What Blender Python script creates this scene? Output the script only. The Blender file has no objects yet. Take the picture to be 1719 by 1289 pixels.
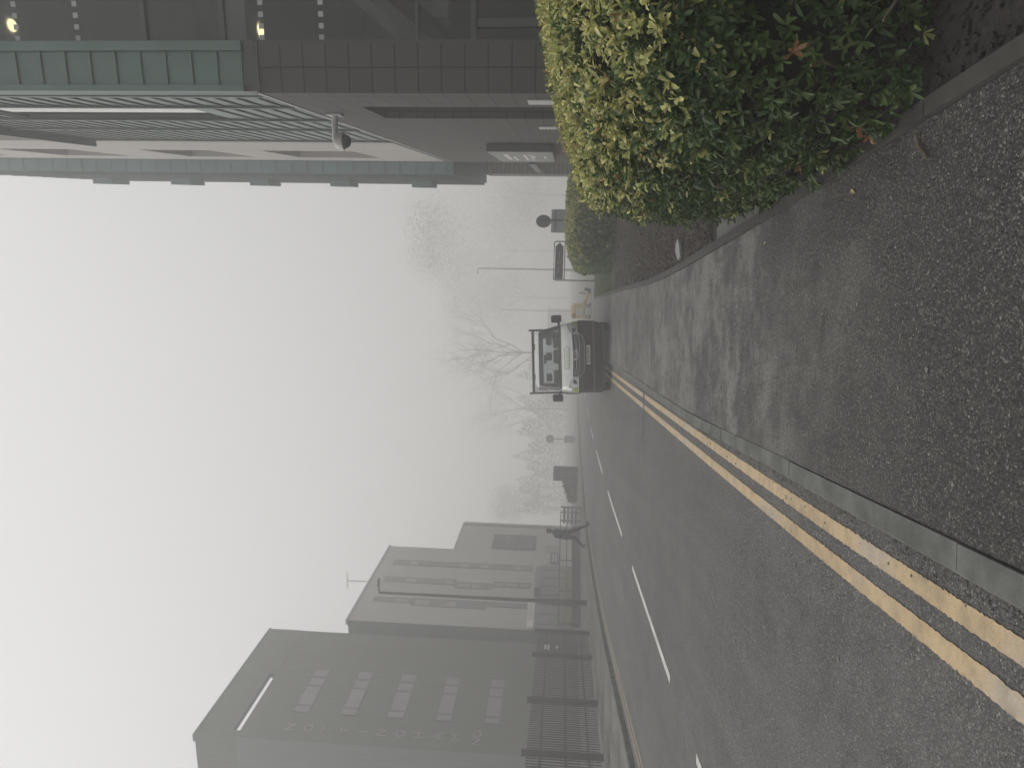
import bpy, bmesh, math, random
import numpy as np
from mathutils import Vector, Matrix, Euler

S = bpy.context.scene
COL = S.collection
R = math.radians
random.seed(7)
RNG = np.random.default_rng(7)

# ---------------------------------------------------------------- camera, sky, light, exposure
cam_d = bpy.data.cameras.new('camera')
cam_d.sensor_fit = 'HORIZONTAL'
cam_d.sensor_width = 36.0
cam_d.lens = 1195.0 / 1719.0 * 36.0
cam_d.clip_start = 0.05
cam_d.clip_end = 2000
cam = bpy.data.objects.new('camera', cam_d)
COL.objects.link(cam)
_p, _r = math.atan(83.5 / 1195.0), R(1.75)
_fw = Vector((0, math.cos(_p), math.sin(_p)))
_zp = Vector((0, -math.sin(_p), math.cos(_p)))
_right = Vector((math.cos(_r), 0, 0)) + _zp * math.sin(_r)      # the phone was held upright and the picture saved on its side
_up = Vector((-math.sin(_r), 0, 0)) + _zp * math.cos(_r)
_m = Matrix((-_up, _right, -_fw)).transposed().to_4x4()
_m.translation = (0, 0, 1.36)
cam.matrix_world = _m
S.camera = cam

SUN_EL, SUN_ROT = R(42), R(-62)
w = bpy.data.worlds.new('World')
S.world = w
w.use_nodes = True
nt = w.node_tree
nt.nodes.clear()
sky = nt.nodes.new('ShaderNodeTexSky')
sky.sky_type = 'NISHITA'
sky.sun_disc = False
sky.sun_elevation = SUN_EL
sky.sun_rotation = SUN_ROT
sky.air_density = 1.5
sky.dust_density = 6.0
bw = nt.nodes.new('ShaderNodeRGBToBW')
mixw = nt.nodes.new('ShaderNodeMix')
mixw.data_type = 'RGBA'
mixw.inputs[0].default_value = 0.92
# overcast layer: a cloud deck three times as bright overhead as at the horizon
tcw = nt.nodes.new('ShaderNodeTexCoord')
sxw = nt.nodes.new('ShaderNodeSeparateXYZ')
mrw = nt.nodes.new('ShaderNodeMapRange')
mrw.inputs[1].default_value = 0.0; mrw.inputs[2].default_value = 1.0
mrw.inputs[3].default_value = 4.3; mrw.inputs[4].default_value = 7.4
tint = nt.nodes.new('ShaderNodeCombineColor')
nt.links.new(tcw.outputs['Generated'], sxw.inputs[0])
nt.links.new(sxw.outputs[2], mrw.inputs[0])
for k_, v_ in enumerate((1.006, 1.0, 0.985)):
    ml_ = nt.nodes.new('ShaderNodeMath'); ml_.operation = 'MULTIPLY'; ml_.inputs[1].default_value = v_
    nt.links.new(mrw.outputs[0], ml_.inputs[0]); nt.links.new(ml_.outputs[0], tint.inputs[k_])
nt.links.new(tint.outputs[0], mixw.inputs[7])
bg = nt.nodes.new('ShaderNodeBackground')
bg.inputs[1].default_value = 0.12
out = nt.nodes.new('ShaderNodeOutputWorld')
nt.links.new(sky.outputs[0], bw.inputs[0])
nt.links.new(bw.outputs[0], mixw.inputs[6])
nt.links.new(mixw.outputs[2], bg.inputs[0])
nt.links.new(bg.outputs[0], out.inputs[0])

sun_d = bpy.data.lights.new('sun', 'SUN')
sun_d.energy = 1.1
sun_d.angle = R(35)
sun_d.color = (1, 0.97, 0.93)
sun = bpy.data.objects.new('sun', sun_d)
COL.objects.link(sun)
_sd = Vector((math.sin(SUN_ROT) * math.cos(SUN_EL), math.cos(SUN_ROT) * math.cos(SUN_EL), math.sin(SUN_EL)))
sun.rotation_euler = _sd.to_track_quat('Z', 'Y').to_euler()

S.view_settings.view_transform = 'Standard'
S.view_settings.look = 'None'
S.view_settings.exposure = 0.21
S.view_settings.gamma = 1.0
S.render.engine = 'CYCLES'
S.cycles.volume_bounces = 3
S.cycles.max_bounces = 8
S.cycles.transparent_max_bounces = 12
S.cycles.sample_clamp_indirect = 4.0

# ---------------------------------------------------------------- helpers
def tag(o, label=None, cat=None, group=None, kind=None):
    if label: o['label'] = label
    if cat: o['category'] = cat
    if group: o['group'] = group
    if kind: o['kind'] = kind
    return o

def empty(name, loc, rz=0.0, label=None, cat=None, group=None, rot=None):
    o = bpy.data.objects.new(name, None)
    COL.objects.link(o)
    o.location = loc
    o.rotation_euler = rot if rot else (0, 0, rz)
    o.empty_display_size = 0.2
    return tag(o, label, cat, group)

def link(name, me, m, parent=None):
    if m is not None:
        for q in (m if isinstance(m, (list, tuple)) else [m]):
            me.materials.append(q)
    o = bpy.data.objects.new(name, me)
    COL.objects.link(o)
    if parent is not None:
        o.parent = parent
    return o

def copy_tree(o, parent=None):
    c = o.copy()
    COL.objects.link(c)
    if parent is not None:
        c.parent = parent
    for ch in [x for x in COL.objects if x.parent == o]:
        copy_tree(ch, c)
    return c

class MB:
    def __init__(s):
        s.v, s.f, s.mi = [], [], []
    def add(s, vs, fs, mi=0, M=None):
        n = len(s.v)
        s.v += [tuple(M @ Vector(p)) if M else tuple(p) for p in vs]
        s.f += [tuple(i + n for i in f) for f in fs]
        s.mi += [mi] * len(fs)
        return s
    def box(s, a, b, mi=0, M=None):
        x0, y0, z0 = a; x1, y1, z1 = b
        if x0 > x1: x0, x1 = x1, x0
        if y0 > y1: y0, y1 = y1, y0
        if z0 > z1: z0, z1 = z1, z0
        vs = [(x0, y0, z0), (x1, y0, z0), (x1, y1, z0), (x0, y1, z0), (x0, y0, z1), (x1, y0, z1), (x1, y1, z1), (x0, y1, z1)]
        fs = [(0, 3, 2, 1), (4, 5, 6, 7), (0, 1, 5, 4), (1, 2, 6, 5), (2, 3, 7, 6), (3, 0, 4, 7)]
        return s.add(vs, fs, mi, M)
    def prism(s, poly, z0, z1, mi=0, M=None):
        n = len(poly)
        vs = [(x, y, z0) for x, y in poly] + [(x, y, z1) for x, y in poly]
        fs = [tuple(range(n - 1, -1, -1)), tuple(range(n, 2 * n))]
        fs += [(i, (i + 1) % n, n + (i + 1) % n, n + i) for i in range(n)]
        return s.add(vs, fs, mi, M)
    def tube(s, pts, rad, n=8, mi=0, caps=True, M=None):
        pts = [Vector(p) for p in pts]
        if not isinstance(rad, (list, tuple)): rad = [rad] * len(pts)
        rings = []
        up = None
        for i, p in enumerate(pts):
            d = (pts[min(i + 1, len(pts) - 1)] - pts[max(i - 1, 0)])
            d = d.normalized() if d.length > 1e-9 else Vector((0, 0, 1))
            if up is None:
                up = Vector((0, 0, 1)) if abs(d.z) < 0.9 else Vector((1, 0, 0))
            a = d.cross(up)
            if a.length < 1e-6: a = d.cross(Vector((0.3, 1, 0.2)))
            a.normalize(); b = d.cross(a); up = -b if False else up
            rings.append([p + (a * math.cos(2 * math.pi * k / n) + b * math.sin(2 * math.pi * k / n)) * rad[i] for k in range(n)])
        vs = [v for r_ in rings for v in r_]
        fs = []
        for i in range(len(rings) - 1):
            for k in range(n):
                k2 = (k + 1) % n
                fs.append((i * n + k, i * n + k2, (i + 1) * n + k2, (i + 1) * n + k))
        if caps:
            fs.append(tuple(range(n - 1, -1, -1)))
            fs.append(tuple((len(rings) - 1) * n + k for k in range(n)))
        return s.add(vs, fs, mi, M)
    def lathe(s, prof, n=16, mi=0, M=None):
        vs, fs = [], []
        for r_, z in prof:
            for k in range(n):
                vs.append((r_ * math.cos(2 * math.pi * k / n), r_ * math.sin(2 * math.pi * k / n), z))
        for i in range(len(prof) - 1):
            for k in range(n):
                k2 = (k + 1) % n
                fs.append((i * n + k, i * n + k2, (i + 1) * n + k2, (i + 1) * n + k))
        fs.append(tuple(range(n - 1, -1, -1)))
        fs.append(tuple((len(prof) - 1) * n + k for k in range(n)))
        return s.add(vs, fs, mi, M)
    def build(s, name, m, parent=None, smooth=False, bevel=0.0):
        me = bpy.data.meshes.new(name)
        me.from_pydata(s.v, [], s.f)
        if any(s.mi): me.polygons.foreach_set('material_index', s.mi)
        bm = bmesh.new(); bm.from_mesh(me)
        bmesh.ops.recalc_face_normals(bm, faces=bm.faces)
        if bevel > 0:
            es = [e for e in bm.edges if len(e.link_faces) == 2 and e.calc_face_angle(0) > 0.6]
            bmesh.ops.bevel(bm, geom=es, offset=bevel, segments=1 if bevel < 0.008 else 2, profile=0.5, affect='EDGES', clamp_overlap=True)
        bm.to_mesh(me); bm.free()
        if smooth:
            me.polygons.foreach_set('use_smooth', [True] * len(me.polygons))
            try: me.set_sharp_from_angle(angle=R(38))
            except Exception: pass
        return link(name, me, m, parent)

def text_obj(name, txt, size, m, parent, loc, rot, extrude=0.004, align='CENTER', spacing=1.0, stretch=1.0, bold=0.0):
    c = bpy.data.curves.new(name, 'FONT')
    c.body = txt; c.size = size; c.extrude = extrude; c.align_x = align; c.align_y = 'CENTER'
    c.space_character = spacing; c.resolution_u = 2; c.offset = bold
    t = bpy.data.objects.new(name + '_tmp', c)
    COL.objects.link(t)
    dg = bpy.context.evaluated_depsgraph_get(); dg.update()
    me = bpy.data.meshes.new_from_object(t.evaluated_get(dg))
    bpy.data.objects.remove(t)
    me.name = name
    me.materials.clear()
    me.transform(Matrix.Diagonal((stretch, 1, 1, 1)))
    o = link(name, me, m, parent)
    o.location = loc; o.rotation_euler = rot
    return o

# ---------------------------------------------------------------- materials
def nodes(name):
    m = bpy.data.materials.new(name)
    m.use_nodes = True
    t = m.node_tree
    b = t.nodes['Principled BSDF']
    return m, t, b

def N(t, typ, **kw):
    n = t.nodes.new(typ)
    for k, v in kw.items():
        if k.startswith('i_'):
            key = k[2:]
            n.inputs[int(key) if key.isdigit() else key.replace('_', ' ')].default_value = v
        else:
            setattr(n, k, v)
    return n

def ramp(t, fac, stops):
    r_ = t.nodes.new('ShaderNodeValToRGB')
    e = r_.color_ramp.elements
    while len(e) > 1: e.remove(e[0])
    for i, (p, c) in enumerate(stops):
        el = e[0] if i == 0 else e.new(p)
        el.position = p
        el.color = (*c, 1) if len(c) == 3 else c
    t.links.new(fac, r_.inputs[0])
    return r_

def mixc(t, fac, a, b, mode='MIX'):
    n = t.nodes.new('ShaderNodeMix'); n.data_type = 'RGBA'; n.blend_type = mode
    for s_, v in ((0, fac), (6, a), (7, b)):
        if hasattr(v, 'is_output'): t.links.new(v, n.inputs[s_])
        elif isinstance(v, tuple): n.inputs[s_].default_value = (*v, 1)
        else: n.inputs[s_].default_value = v
    return n.outputs[2]

def g3(v): return (v, v, v)

def mat(name, col, rough=0.6, metal=0.0, var=0.12, scale=3.0, bump=0.0, bscale=60.0, spec=0.5, coat=0.0):
    m, t, b = nodes(name)
    tc = N(t, 'ShaderNodeTexCoord')
    n1 = N(t, 'ShaderNodeTexNoise', i_Scale=scale, i_Detail=6.0, i_Roughness=0.65)
    t.links.new(tc.outputs['Object'], n1.inputs['Vector'])
    lo = tuple(max(0, c * (1 - var * 1.6)) for c in col); hi = tuple(min(1, c * (1 + var * 1.6)) for c in col)
    cr = ramp(t, n1.outputs[0], [(0.3, lo), (0.7, hi)])
    t.links.new(cr.outputs[0], b.inputs['Base Color'])
    b.inputs['Roughness'].default_value = rough
    b.inputs['Metallic'].default_value = metal
    b.inputs['Specular IOR Level'].default_value = spec
    b.inputs['Coat Weight'].default_value = coat
    if bump > 0:
        n2 = N(t, 'ShaderNodeTexNoise', i_Scale=bscale, i_Detail=4.0)
        t.links.new(tc.outputs['Object'], n2.inputs['Vector'])
        bp = N(t, 'ShaderNodeBump', i_Strength=bump, i_Distance=0.01)
        t.links.new(n2.outputs[0], bp.inputs['Height'])
        t.links.new(bp.outputs[0], b.inputs['Normal'])
    return m

def asphalt(name, dark, light, stone, grain=115.0, dry=0.35, rough=0.62, near_fade=False, streak=False):
    m, t, b = nodes(name)
    tc = N(t, 'ShaderNodeTexCoord')
    P = tc.outputs['Object']
    def noise(sc, det=5.0, ro=0.6):
        n = N(t, 'ShaderNodeTexNoise', i_Scale=sc, i_Detail=det, i_Roughness=ro)
        t.links.new(P, n.inputs['Vector']); return n
    vo = N(t, 'ShaderNodeTexVoronoi', i_Scale=grain); t.links.new(P, vo.inputs['Vector'])
    sep = N(t, 'ShaderNodeSeparateColor'); t.links.new(vo.outputs['Color'], sep.inputs[0])
    vo2 = N(t, 'ShaderNodeTexVoronoi', i_Scale=grain * 0.6); t.links.new(P, vo2.inputs['Vector'])
    sep2 = N(t, 'ShaderNodeSeparateColor'); t.links.new(vo2.outputs['Color'], sep2.inputs[0])
    # aggregate: most stones dark, some grey, a few pale or reddish
    st = ramp(t, sep.outputs[0], [(0.0, dark), (0.45, tuple(c * 1.5 for c in dark)), (0.8, stone), (0.93, tuple(c * 1.5 for c in stone)), (1.0, tuple(min(1, c * 3.2) for c in stone))])
    big = ramp(t, sep2.outputs[0], [(0.0, g3(0.65)), (0.8, g3(1.1)), (0.95, g3(1.7)), (1.0, g3(2.4))])
    c1 = mixc(t, 0.5, st.outputs[0], big.outputs[0], 'MULTIPLY')
    red = mixc(t, 0.17, c1, ramp(t, sep.outputs[1], [(0.0, (1, 0.98, 0.94)), (0.7, (1, 0.95, 0.9)), (1.0, (1.15, 0.8, 0.68))]).outputs[0], 'MULTIPLY')
    # patches where the surface has dried
    pa, pb, pc, pd = noise(0.8, 6.0, 0.62), noise(4.2, 8.0, 0.75), noise(0.16, 3.0), noise(34.0, 3.0, 0.6)
    mx = N(t, 'ShaderNodeMath', operation='MULTIPLY'); t.links.new(pa.outputs[0], mx.inputs[0]); t.links.new(pb.outputs[0], mx.inputs[1])
    md = N(t, 'ShaderNodeMath', operation='MULTIPLY_ADD', i_1=0.16); t.links.new(pd.outputs[0], md.inputs[0]); t.links.new(mx.outputs[0], md.inputs[2])
    ms = N(t, 'ShaderNodeMath', operation='SUBTRACT', i_1=0.08); t.links.new(md.outputs[0], ms.inputs[0]); mx = ms
    dr = ramp(t, mx.outputs[0], [(0.19, g3(0)), (0.31, g3(1))])
    fac = N(t, 'ShaderNodeMath', operation='MULTIPLY'); t.links.new(dr.outputs[0], fac.inputs[0]); fac.inputs[1].default_value = dry
    gr = mixc(t, 1.0, light, ramp(t, sep.outputs[2], [(0, g3(.55)), (.6, g3(1.0)), (1, g3(1.5))]).outputs[0], 'MULTIPLY')
    if streak:                                                  # lanes polished by tyres, drawn out along the road
        mp = N(t, 'ShaderNodeMapping'); mp.inputs['Scale'].default_value = (2.2, 0.10, 1); t.links.new(P, mp.inputs[0])
        ns = N(t, 'ShaderNodeTexNoise', i_Scale=1.0, i_Detail=6.0, i_Roughness=0.6); t.links.new(mp.outputs[0], ns.inputs['Vector'])
        red = mixc(t, 0.8, red, ramp(t, ns.outputs[0], [(0.3, g3(0.72)), (0.5, g3(1.0)), (0.7, g3(1.35))]).outputs[0], 'MULTIPLY')
    if near_fade:                                                    # pale patches thin out along y towards the near end
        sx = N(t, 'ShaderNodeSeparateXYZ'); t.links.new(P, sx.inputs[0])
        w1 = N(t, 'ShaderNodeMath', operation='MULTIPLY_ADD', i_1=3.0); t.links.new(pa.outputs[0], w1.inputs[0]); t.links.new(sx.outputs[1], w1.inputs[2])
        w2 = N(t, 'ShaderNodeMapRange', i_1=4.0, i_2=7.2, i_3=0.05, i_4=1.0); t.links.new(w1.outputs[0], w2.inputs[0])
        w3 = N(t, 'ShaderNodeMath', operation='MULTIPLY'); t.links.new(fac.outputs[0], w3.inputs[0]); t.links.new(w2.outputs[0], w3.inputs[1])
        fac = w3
    lt = mixc(t, 0.85, red, gr)
    c2 = mixc(t, fac.outputs[0], red, lt)
    c3 = mixc(t, 0.5, c2, ramp(t, pc.outputs[0], [(0.3, g3(0.75)), (0.7, g3(1.2))]).outputs[0], 'MULTIPLY')
    t.links.new(c3, b.inputs['Base Color'])
    b.inputs['Specular IOR Level'].default_value = 0.35
    rr = N(t, 'ShaderNodeMapRange', i_3=rough - 0.12, i_4=rough + 0.14)
    t.links.new(dr.outputs[0], rr.inputs[0]); t.links.new(rr.outputs[0], b.inputs['Roughness'])
    hm = N(t, 'ShaderNodeMath', operation='ADD'); t.links.new(vo.outputs['Distance'], hm.inputs[0]); t.links.new(vo2.outputs['Distance'], hm.inputs[1])
    bp = N(t, 'ShaderNodeBump', i_Strength=0.55, i_Distance=0.006, invert=True)
    t.links.new(hm.outputs[0], bp.inputs['Height']); t.links.new(bp.outputs[0], b.inputs['Normal'])
    return m

def paint_line(name, col, under, wear=0.5):
    m, t, b = nodes(name)
    tc = N(t, 'ShaderNodeTexCoord'); P = tc.outputs['Object']
    n1 = N(t, 'ShaderNodeTexNoise', i_Scale=9.0, i_Detail=8.0, i_Roughness=0.75); t.links.new(P, n1.inputs['Vector'])
    n2 = N(t, 'ShaderNodeTexNoise', i_Scale=1.6, i_Detail=4.0); t.links.new(P, n2.inputs['Vector'])
    n3 = N(t, 'ShaderNodeTexNoise', i_Scale=120.0, i_Detail=2.0); t.links.new(P, n3.inputs['Vector'])
    pale = sum(col)/3*1.02
    c = ramp(t, n2.outputs[0], [(0.32, tuple(v*0.80 + pale*0.02 for v in col)), (0.5, col), (0.68, tuple(v*0.45 + pale*0.52 for v in col))])
    c = mixc(t, 0.6, c.outputs[0], ramp(t, n3.outputs[0], [(0.3, g3(0.7)), (0.7, g3(1.15))]).outputs[0], 'MULTIPLY')
    gm = N(t, 'ShaderNodeMath', operation='ADD'); t.links.new(n1.outputs[0], gm.inputs[0])
    g2 = N(t, 'ShaderNodeMath', operation='MULTIPLY', i_1=0.35); t.links.new(n3.outputs[0], g2.inputs[0]); t.links.new(g2.outputs[0], gm.inputs[1])
    grime = ramp(t, gm.outputs[0], [(0.62 + 0.0, g3(0)), (0.86, g3(wear))])
    c = mixc(t, grime.outputs[0], c, under)
    t.links.new(c, b.inputs['Base Color'])
    b.inputs['Roughness'].default_value = 0.6
    bp = N(t, 'ShaderNodeBump', i_Strength=0.5, i_Distance=0.004); t.links.new(n3.outputs[0], bp.inputs['Height']); t.links.new(bp.outputs[0], b.inputs['Normal'])
    return m

def bricks(name, c1, c2, mortar, bw_, bh, ms, rough=0.75, off=0.5):
    m, t, b = nodes(name)
    tc = N(t, 'ShaderNodeTexCoord')
    sp = N(t, 'ShaderNodeSeparateXYZ'); t.links.new(tc.outputs['Object'], sp.inputs[0])
    ad0 = N(t, 'ShaderNodeMath', operation='ADD'); t.links.new(sp.outputs[0], ad0.inputs[0]); t.links.new(sp.outputs[1], ad0.inputs[1])
    ad = N(t, 'ShaderNodeMath', operation='ADD', i_1=0.31); t.links.new(ad0.outputs[0], ad.inputs[0])
    cb = N(t, 'ShaderNodeCombineXYZ'); t.links.new(ad.outputs[0], cb.inputs[0]); t.links.new(sp.outputs[2], cb.inputs[1])
    br = N(t, 'ShaderNodeTexBrick', offset=off, i_Scale=1.0, i_Mortar_Size=ms, i_Brick_Width=bw_, i_Row_Height=bh, i_Mortar_Smooth=0.1, i_Bias=0.0)
    br.inputs['Color1'].default_value = (*c1, 1); br.inputs['Color2'].default_value = (*c2, 1); br.inputs['Mortar'].default_value = (*mortar, 1)
    t.links.new(cb.outputs[0], br.inputs['Vector'])
    n1 = N(t, 'ShaderNodeTexNoise', i_Scale=1.4, i_Detail=8.0, i_Roughness=0.7); t.links.new(tc.outputs['Object'], n1.inputs['Vector'])
    n2 = N(t, 'ShaderNodeTexNoise', i_Scale=260.0, i_Detail=2.0); t.links.new(tc.outputs['Object'], n2.inputs['Vector'])
    c = mixc(t, 0.8, br.outputs[0], ramp(t, n1.outputs[0], [(0.3, g3(0.78)), (0.7, g3(1.18))]).outputs[0], 'MULTIPLY')
    c = mixc(t, 0.7, c, ramp(t, n2.outputs[0], [(0.3, g3(0.75)), (0.7, g3(1.2))]).outputs[0], 'MULTIPLY')
    t.links.new(c, b.inputs['Base Color'])
    b.inputs['Roughness'].default_value = rough
    bp = N(t, 'ShaderNodeBump', i_Strength=0.7, i_Distance=0.008, invert=True); t.links.new(br.outputs['Fac'], bp.inputs['Height']); t.links.new(bp.outputs[0], b.inputs['Normal'])
    return m

def ribbed(name, col, pitch, rough=0.5, depth=0.02):
    m, t, b = nodes(name)
    tc = N(t, 'ShaderNodeTexCoord')
    sp = N(t, 'ShaderNodeSeparateXYZ'); t.links.new(tc.outputs['Object'], sp.inputs[0])
    ad = N(t, 'ShaderNodeMath', operation='ADD'); t.links.new(sp.outputs[0], ad.inputs[0]); t.links.new(sp.outputs[1], ad.inputs[1])
    ml = N(t, 'ShaderNodeMath', operation='MULTIPLY', i_1=2 * math.pi / pitch); t.links.new(ad.outputs[0], ml.inputs[0])
    sn = N(t, 'ShaderNodeMath', operation='SINE'); t.links.new(ml.outputs[0], sn.inputs[0])
    n1 = N(t, 'ShaderNodeTexNoise', i_Scale=0.5, i_Detail=6.0); t.links.new(tc.outputs['Object'], n1.inputs['Vector'])
    c = ramp(t, n1.outputs[0], [(0.3, tuple(v * 0.85 for v in col)), (0.7, tuple(v * 1.12 for v in col))])
    t.links.new(c.outputs[0], b.inputs['Base Color'])
    b.inputs['Roughness'].default_value = rough
    bp = N(t, 'ShaderNodeBump', i_Strength=0.25, i_Distance=depth); t.links.new(sn.outputs[0], bp.inputs['Height']); t.links.new(bp.outputs[0], b.inputs['Normal'])
    return m

def glass(name, tint=(0.75, 0.8, 0.8), rough=0.02, refl=1.0):
    m, t, b = nodes(name)
    t.nodes.remove(b)
    o = [n for n in t.nodes if n.type == 'OUTPUT_MATERIAL'][0]
    tr = N(t, 'ShaderNodeBsdfTransparent'); tr.inputs[0].default_value = (*tint, 1)
    gl = N(t, 'ShaderNodeBsdfGlossy'); gl.inputs['Roughness'].default_value = rough
    fr = N(t, 'ShaderNodeLayerWeight', i_Blend=0.5)
    pw_ = N(t, 'ShaderNodeMath', operation='POWER', i_1=4.5); t.links.new(fr.outputs['Facing'], pw_.inputs[0])
    mu = N(t, 'ShaderNodeMath', operation='MULTIPLY_ADD', i_1=0.9*refl, i_2=0.03*refl, use_clamp=True); t.links.new(pw_.outputs[0], mu.inputs[0])
    mx = N(t, 'ShaderNodeMixShader')
    t.links.new(mu.outputs[0], mx.inputs[0]); t.links.new(tr.outputs[0], mx.inputs[1]); t.links.new(gl.outputs[0], mx.inputs[2])
    t.links.new(mx.outputs[0], o.inputs[0])
    return m

def leafmat(name):
    m, t, b = nodes(name)
    at = N(t, 'ShaderNodeAttribute', attribute_name='leaf_col')
    t.links.new(at.outputs['Color'], b.inputs['Base Color'])
    b.inputs['Roughness'].default_value = 0.42
    b.inputs['Specular IOR Level'].default_value = 0.4
    tl = N(t, 'ShaderNodeBsdfTranslucent'); t.links.new(at.outputs['Color'], tl.inputs[0])
    mx = N(t, 'ShaderNodeMixShader', i_0=0.25)
    o = [n for n in t.nodes if n.type == 'OUTPUT_MATERIAL'][0]
    t.links.new(b.outputs[0], mx.inputs[1]); t.links.new(tl.outputs[0], mx.inputs[2]); t.links.new(mx.outputs[0], o.inputs[0])
    return m

def emit(name, col, s_):
    m, t, b = nodes(name)
    b.inputs['Base Color'].default_value = (0.8, 0.8, 0.8, 1)
    b.inputs['Emission Color'].default_value = (*col, 1); b.inputs['Emission Strength'].default_value = s_
    return m

M = {}
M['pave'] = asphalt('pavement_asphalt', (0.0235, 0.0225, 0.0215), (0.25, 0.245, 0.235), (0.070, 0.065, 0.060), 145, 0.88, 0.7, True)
M['road'] = asphalt('road_asphalt', (0.038, 0.037, 0.036), (0.20, 0.197, 0.191), (0.098, 0.095, 0.091), 150, 0.5, 0.66, False, True)
M['strip'] = mat('concrete_strip', (0.13, 0.13, 0.124), 0.8, var=0.2, scale=4, bump=0.4, bscale=90)
M['kerb'] = mat('kerb_concrete', (0.112, 0.116, 0.108), 0.75, var=0.3, scale=4.5, bump=0.35, bscale=120)
M['edging'] = mat('edging_concrete', (0.048, 0.044, 0.040), 0.8, var=0.2, scale=3.0, bump=0.3, bscale=90)
M['yellow'] = paint_line('yellow_line_paint', (0.58, 0.43, 0.25), (0.12, 0.11, 0.095), 0.5)
M['white_line'] = paint_line('white_line_paint', (0.75, 0.74, 0.72), (0.2, 0.19, 0.18), 0.5)
M['mulch'] = mat('mulch_soil', (0.036, 0.028, 0.025), 0.95, var=0.5, scale=28, bump=1.0, bscale=70)
M['chip'] = mat('bark_chip', (0.062, 0.048, 0.042), 0.9, var=0.5, scale=9)
M['dark_soil'] = mat('shade_tinted_soil', (0.022, 0.0175, 0.0155), 0.95, var=0.5, scale=40, bump=1.0, bscale=90)  # darker copy of the mulch soil: shade by the hedge put into its colour
M['soil'] = mat('ground_soil', (0.07, 0.075, 0.05), 0.95, var=0.3, scale=1)
M['turf'] = mat('turf_base', (0.055, 0.085, 0.03), 0.95, var=0.3, scale=6)
M['brick'] = bricks('dark_brick_panels', (0.056, 0.048, 0.044), (0.044, 0.039, 0.036), (0.003, 0.003, 0.003), 0.61, 0.302, 0.010, 0.75, 0.0)
M['gabion'] = bricks('rough_stone', (0.19, 0.18, 0.165), (0.10, 0.095, 0.09), (0.03, 0.03, 0.03), 0.42, 0.2, 0.02)
M['green'] = mat('green_metal_cladding', (0.072, 0.135, 0.122), 0.42, var=0.14, scale=1.3, metal=0.0)
M['green_pale'] = mat('pale_green_panel', (0.17, 0.21, 0.195), 0.5, var=0.08, scale=0.8)
M['green_dark'] = mat('green_trim_metal', (0.07, 0.095, 0.09), 0.45, var=0.1, scale=1.0)
M['fin'] = mat('grey_green_fin_metal', (0.05, 0.06, 0.058), 0.5, var=0.1)
M['bluegreen'] = mat('blue_green_cladding', (0.14, 0.225, 0.245), 0.45, var=0.1, scale=0.8)
M['render_pink'] = mat('pale_render', (0.40, 0.372, 0.355), 0.85, var=0.05, scale=0.6)
M['dark_frame'] = mat('dark_frame_metal', (0.028, 0.03, 0.032), 0.45, var=0.1)
M['flash'] = mat('pale_flashing', (0.45, 0.45, 0.44), 0.4, var=0.08)
M['glazing'] = glass('office_glazing', (0.62, 0.64, 0.64), 0.015, 0.75)
M['dark_glass'] = mat('dark_window_glass', (0.018, 0.024, 0.026), 0.05, var=0.1, spec=0.9)
M['interior'] = mat('interior_wall', (0.42, 0.41, 0.4), 0.8, var=0.1)
M['interior_dark'] = mat('interior_dark', (0.013, 0.012, 0.012), 0.7, var=0.2)
M['ceiling'] = mat('interior_ceiling', (0.75, 0.76, 0.76), 0.8, var=0.05)
M['lamp'] = emit('ceiling_lamp_glow', (1.0, 0.80, 0.45), 3.2)
M['dots'] = mat('white_vinyl_squares', (0.36, 0.375, 0.38), 0.5, var=0.05)
M['white_plastic'] = mat('white_plastic', (0.44, 0.44, 0.43), 0.4, var=0.06)
M['smoke'] = mat('smoked_plastic', (0.03, 0.032, 0.035), 0.12, var=0.1)
M['sign_grey'] = mat('grey_sign_face', (0.20, 0.205, 0.20), 0.45, var=0.05)
M['sign_dark'] = mat('dark_sign_face', (0.032, 0.03, 0.042), 0.45, var=0.1)
M['white'] = mat('white_paint', (0.75, 0.75, 0.73), 0.5, var=0.05)
M['steel'] = mat('galvanised_steel', (0.24, 0.245, 0.25), 0.5, metal=0.3, var=0.12)
M['dark_steel'] = mat('dark_painted_steel', (0.035, 0.036, 0.038), 0.5, var=0.12)
M['fence'] = mat('fence_steel', (0.040, 0.036, 0.036), 0.55, var=0.15)
M['clad_grey'] = ribbed('grey_green_cladding', (0.040, 0.046, 0.039), 0.33)
M['clad_green'] = ribbed('green_grey_cladding', (0.075, 0.095, 0.088), 0.33)
M['b1_window'] = mat('hazy_window_glass', (0.21, 0.198, 0.195), 0.25, var=0.12, scale=1.2)
M['letter'] = mat('pale_lettering', (0.21, 0.21, 0.20), 0.5, var=0.04)
M['render_grey'] = mat('light_render', (0.43, 0.40, 0.375), 0.85, var=0.06, scale=0.4)
M['win_dark'] = mat('dark_strip_window', (0.11, 0.115, 0.112), 0.2, var=0.15)
M['win_mid'] = mat('blind_behind_window', (0.22, 0.22, 0.21), 0.4, var=0.1)
M['bark'] = mat('tree_bark', (0.085, 0.075, 0.066), 0.9, var=0.3, scale=5)
M['leaf'] = leafmat('hedge_leaf')
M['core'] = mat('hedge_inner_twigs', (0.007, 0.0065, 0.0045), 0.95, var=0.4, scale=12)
M['twig'] = mat('hedge_twig', (0.15, 0.115, 0.075), 0.8, var=0.25, scale=9)
M['tyre'] = mat('tyre_rubber', (0.016, 0.016, 0.016), 0.8, var=0.2)
M['van_white'] = mat('van_white_paint', (0.62, 0.63, 0.615), 0.28, var=0.05, scale=2.5, coat=0.4)
M['black_plastic'] = mat('black_bumper_plastic', (0.013, 0.0135, 0.015), 0.55, var=0.2, scale=5)
M['black_gloss'] = mat('black_gloss_trim', (0.015, 0.016, 0.018), 0.3, var=0.1)
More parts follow.
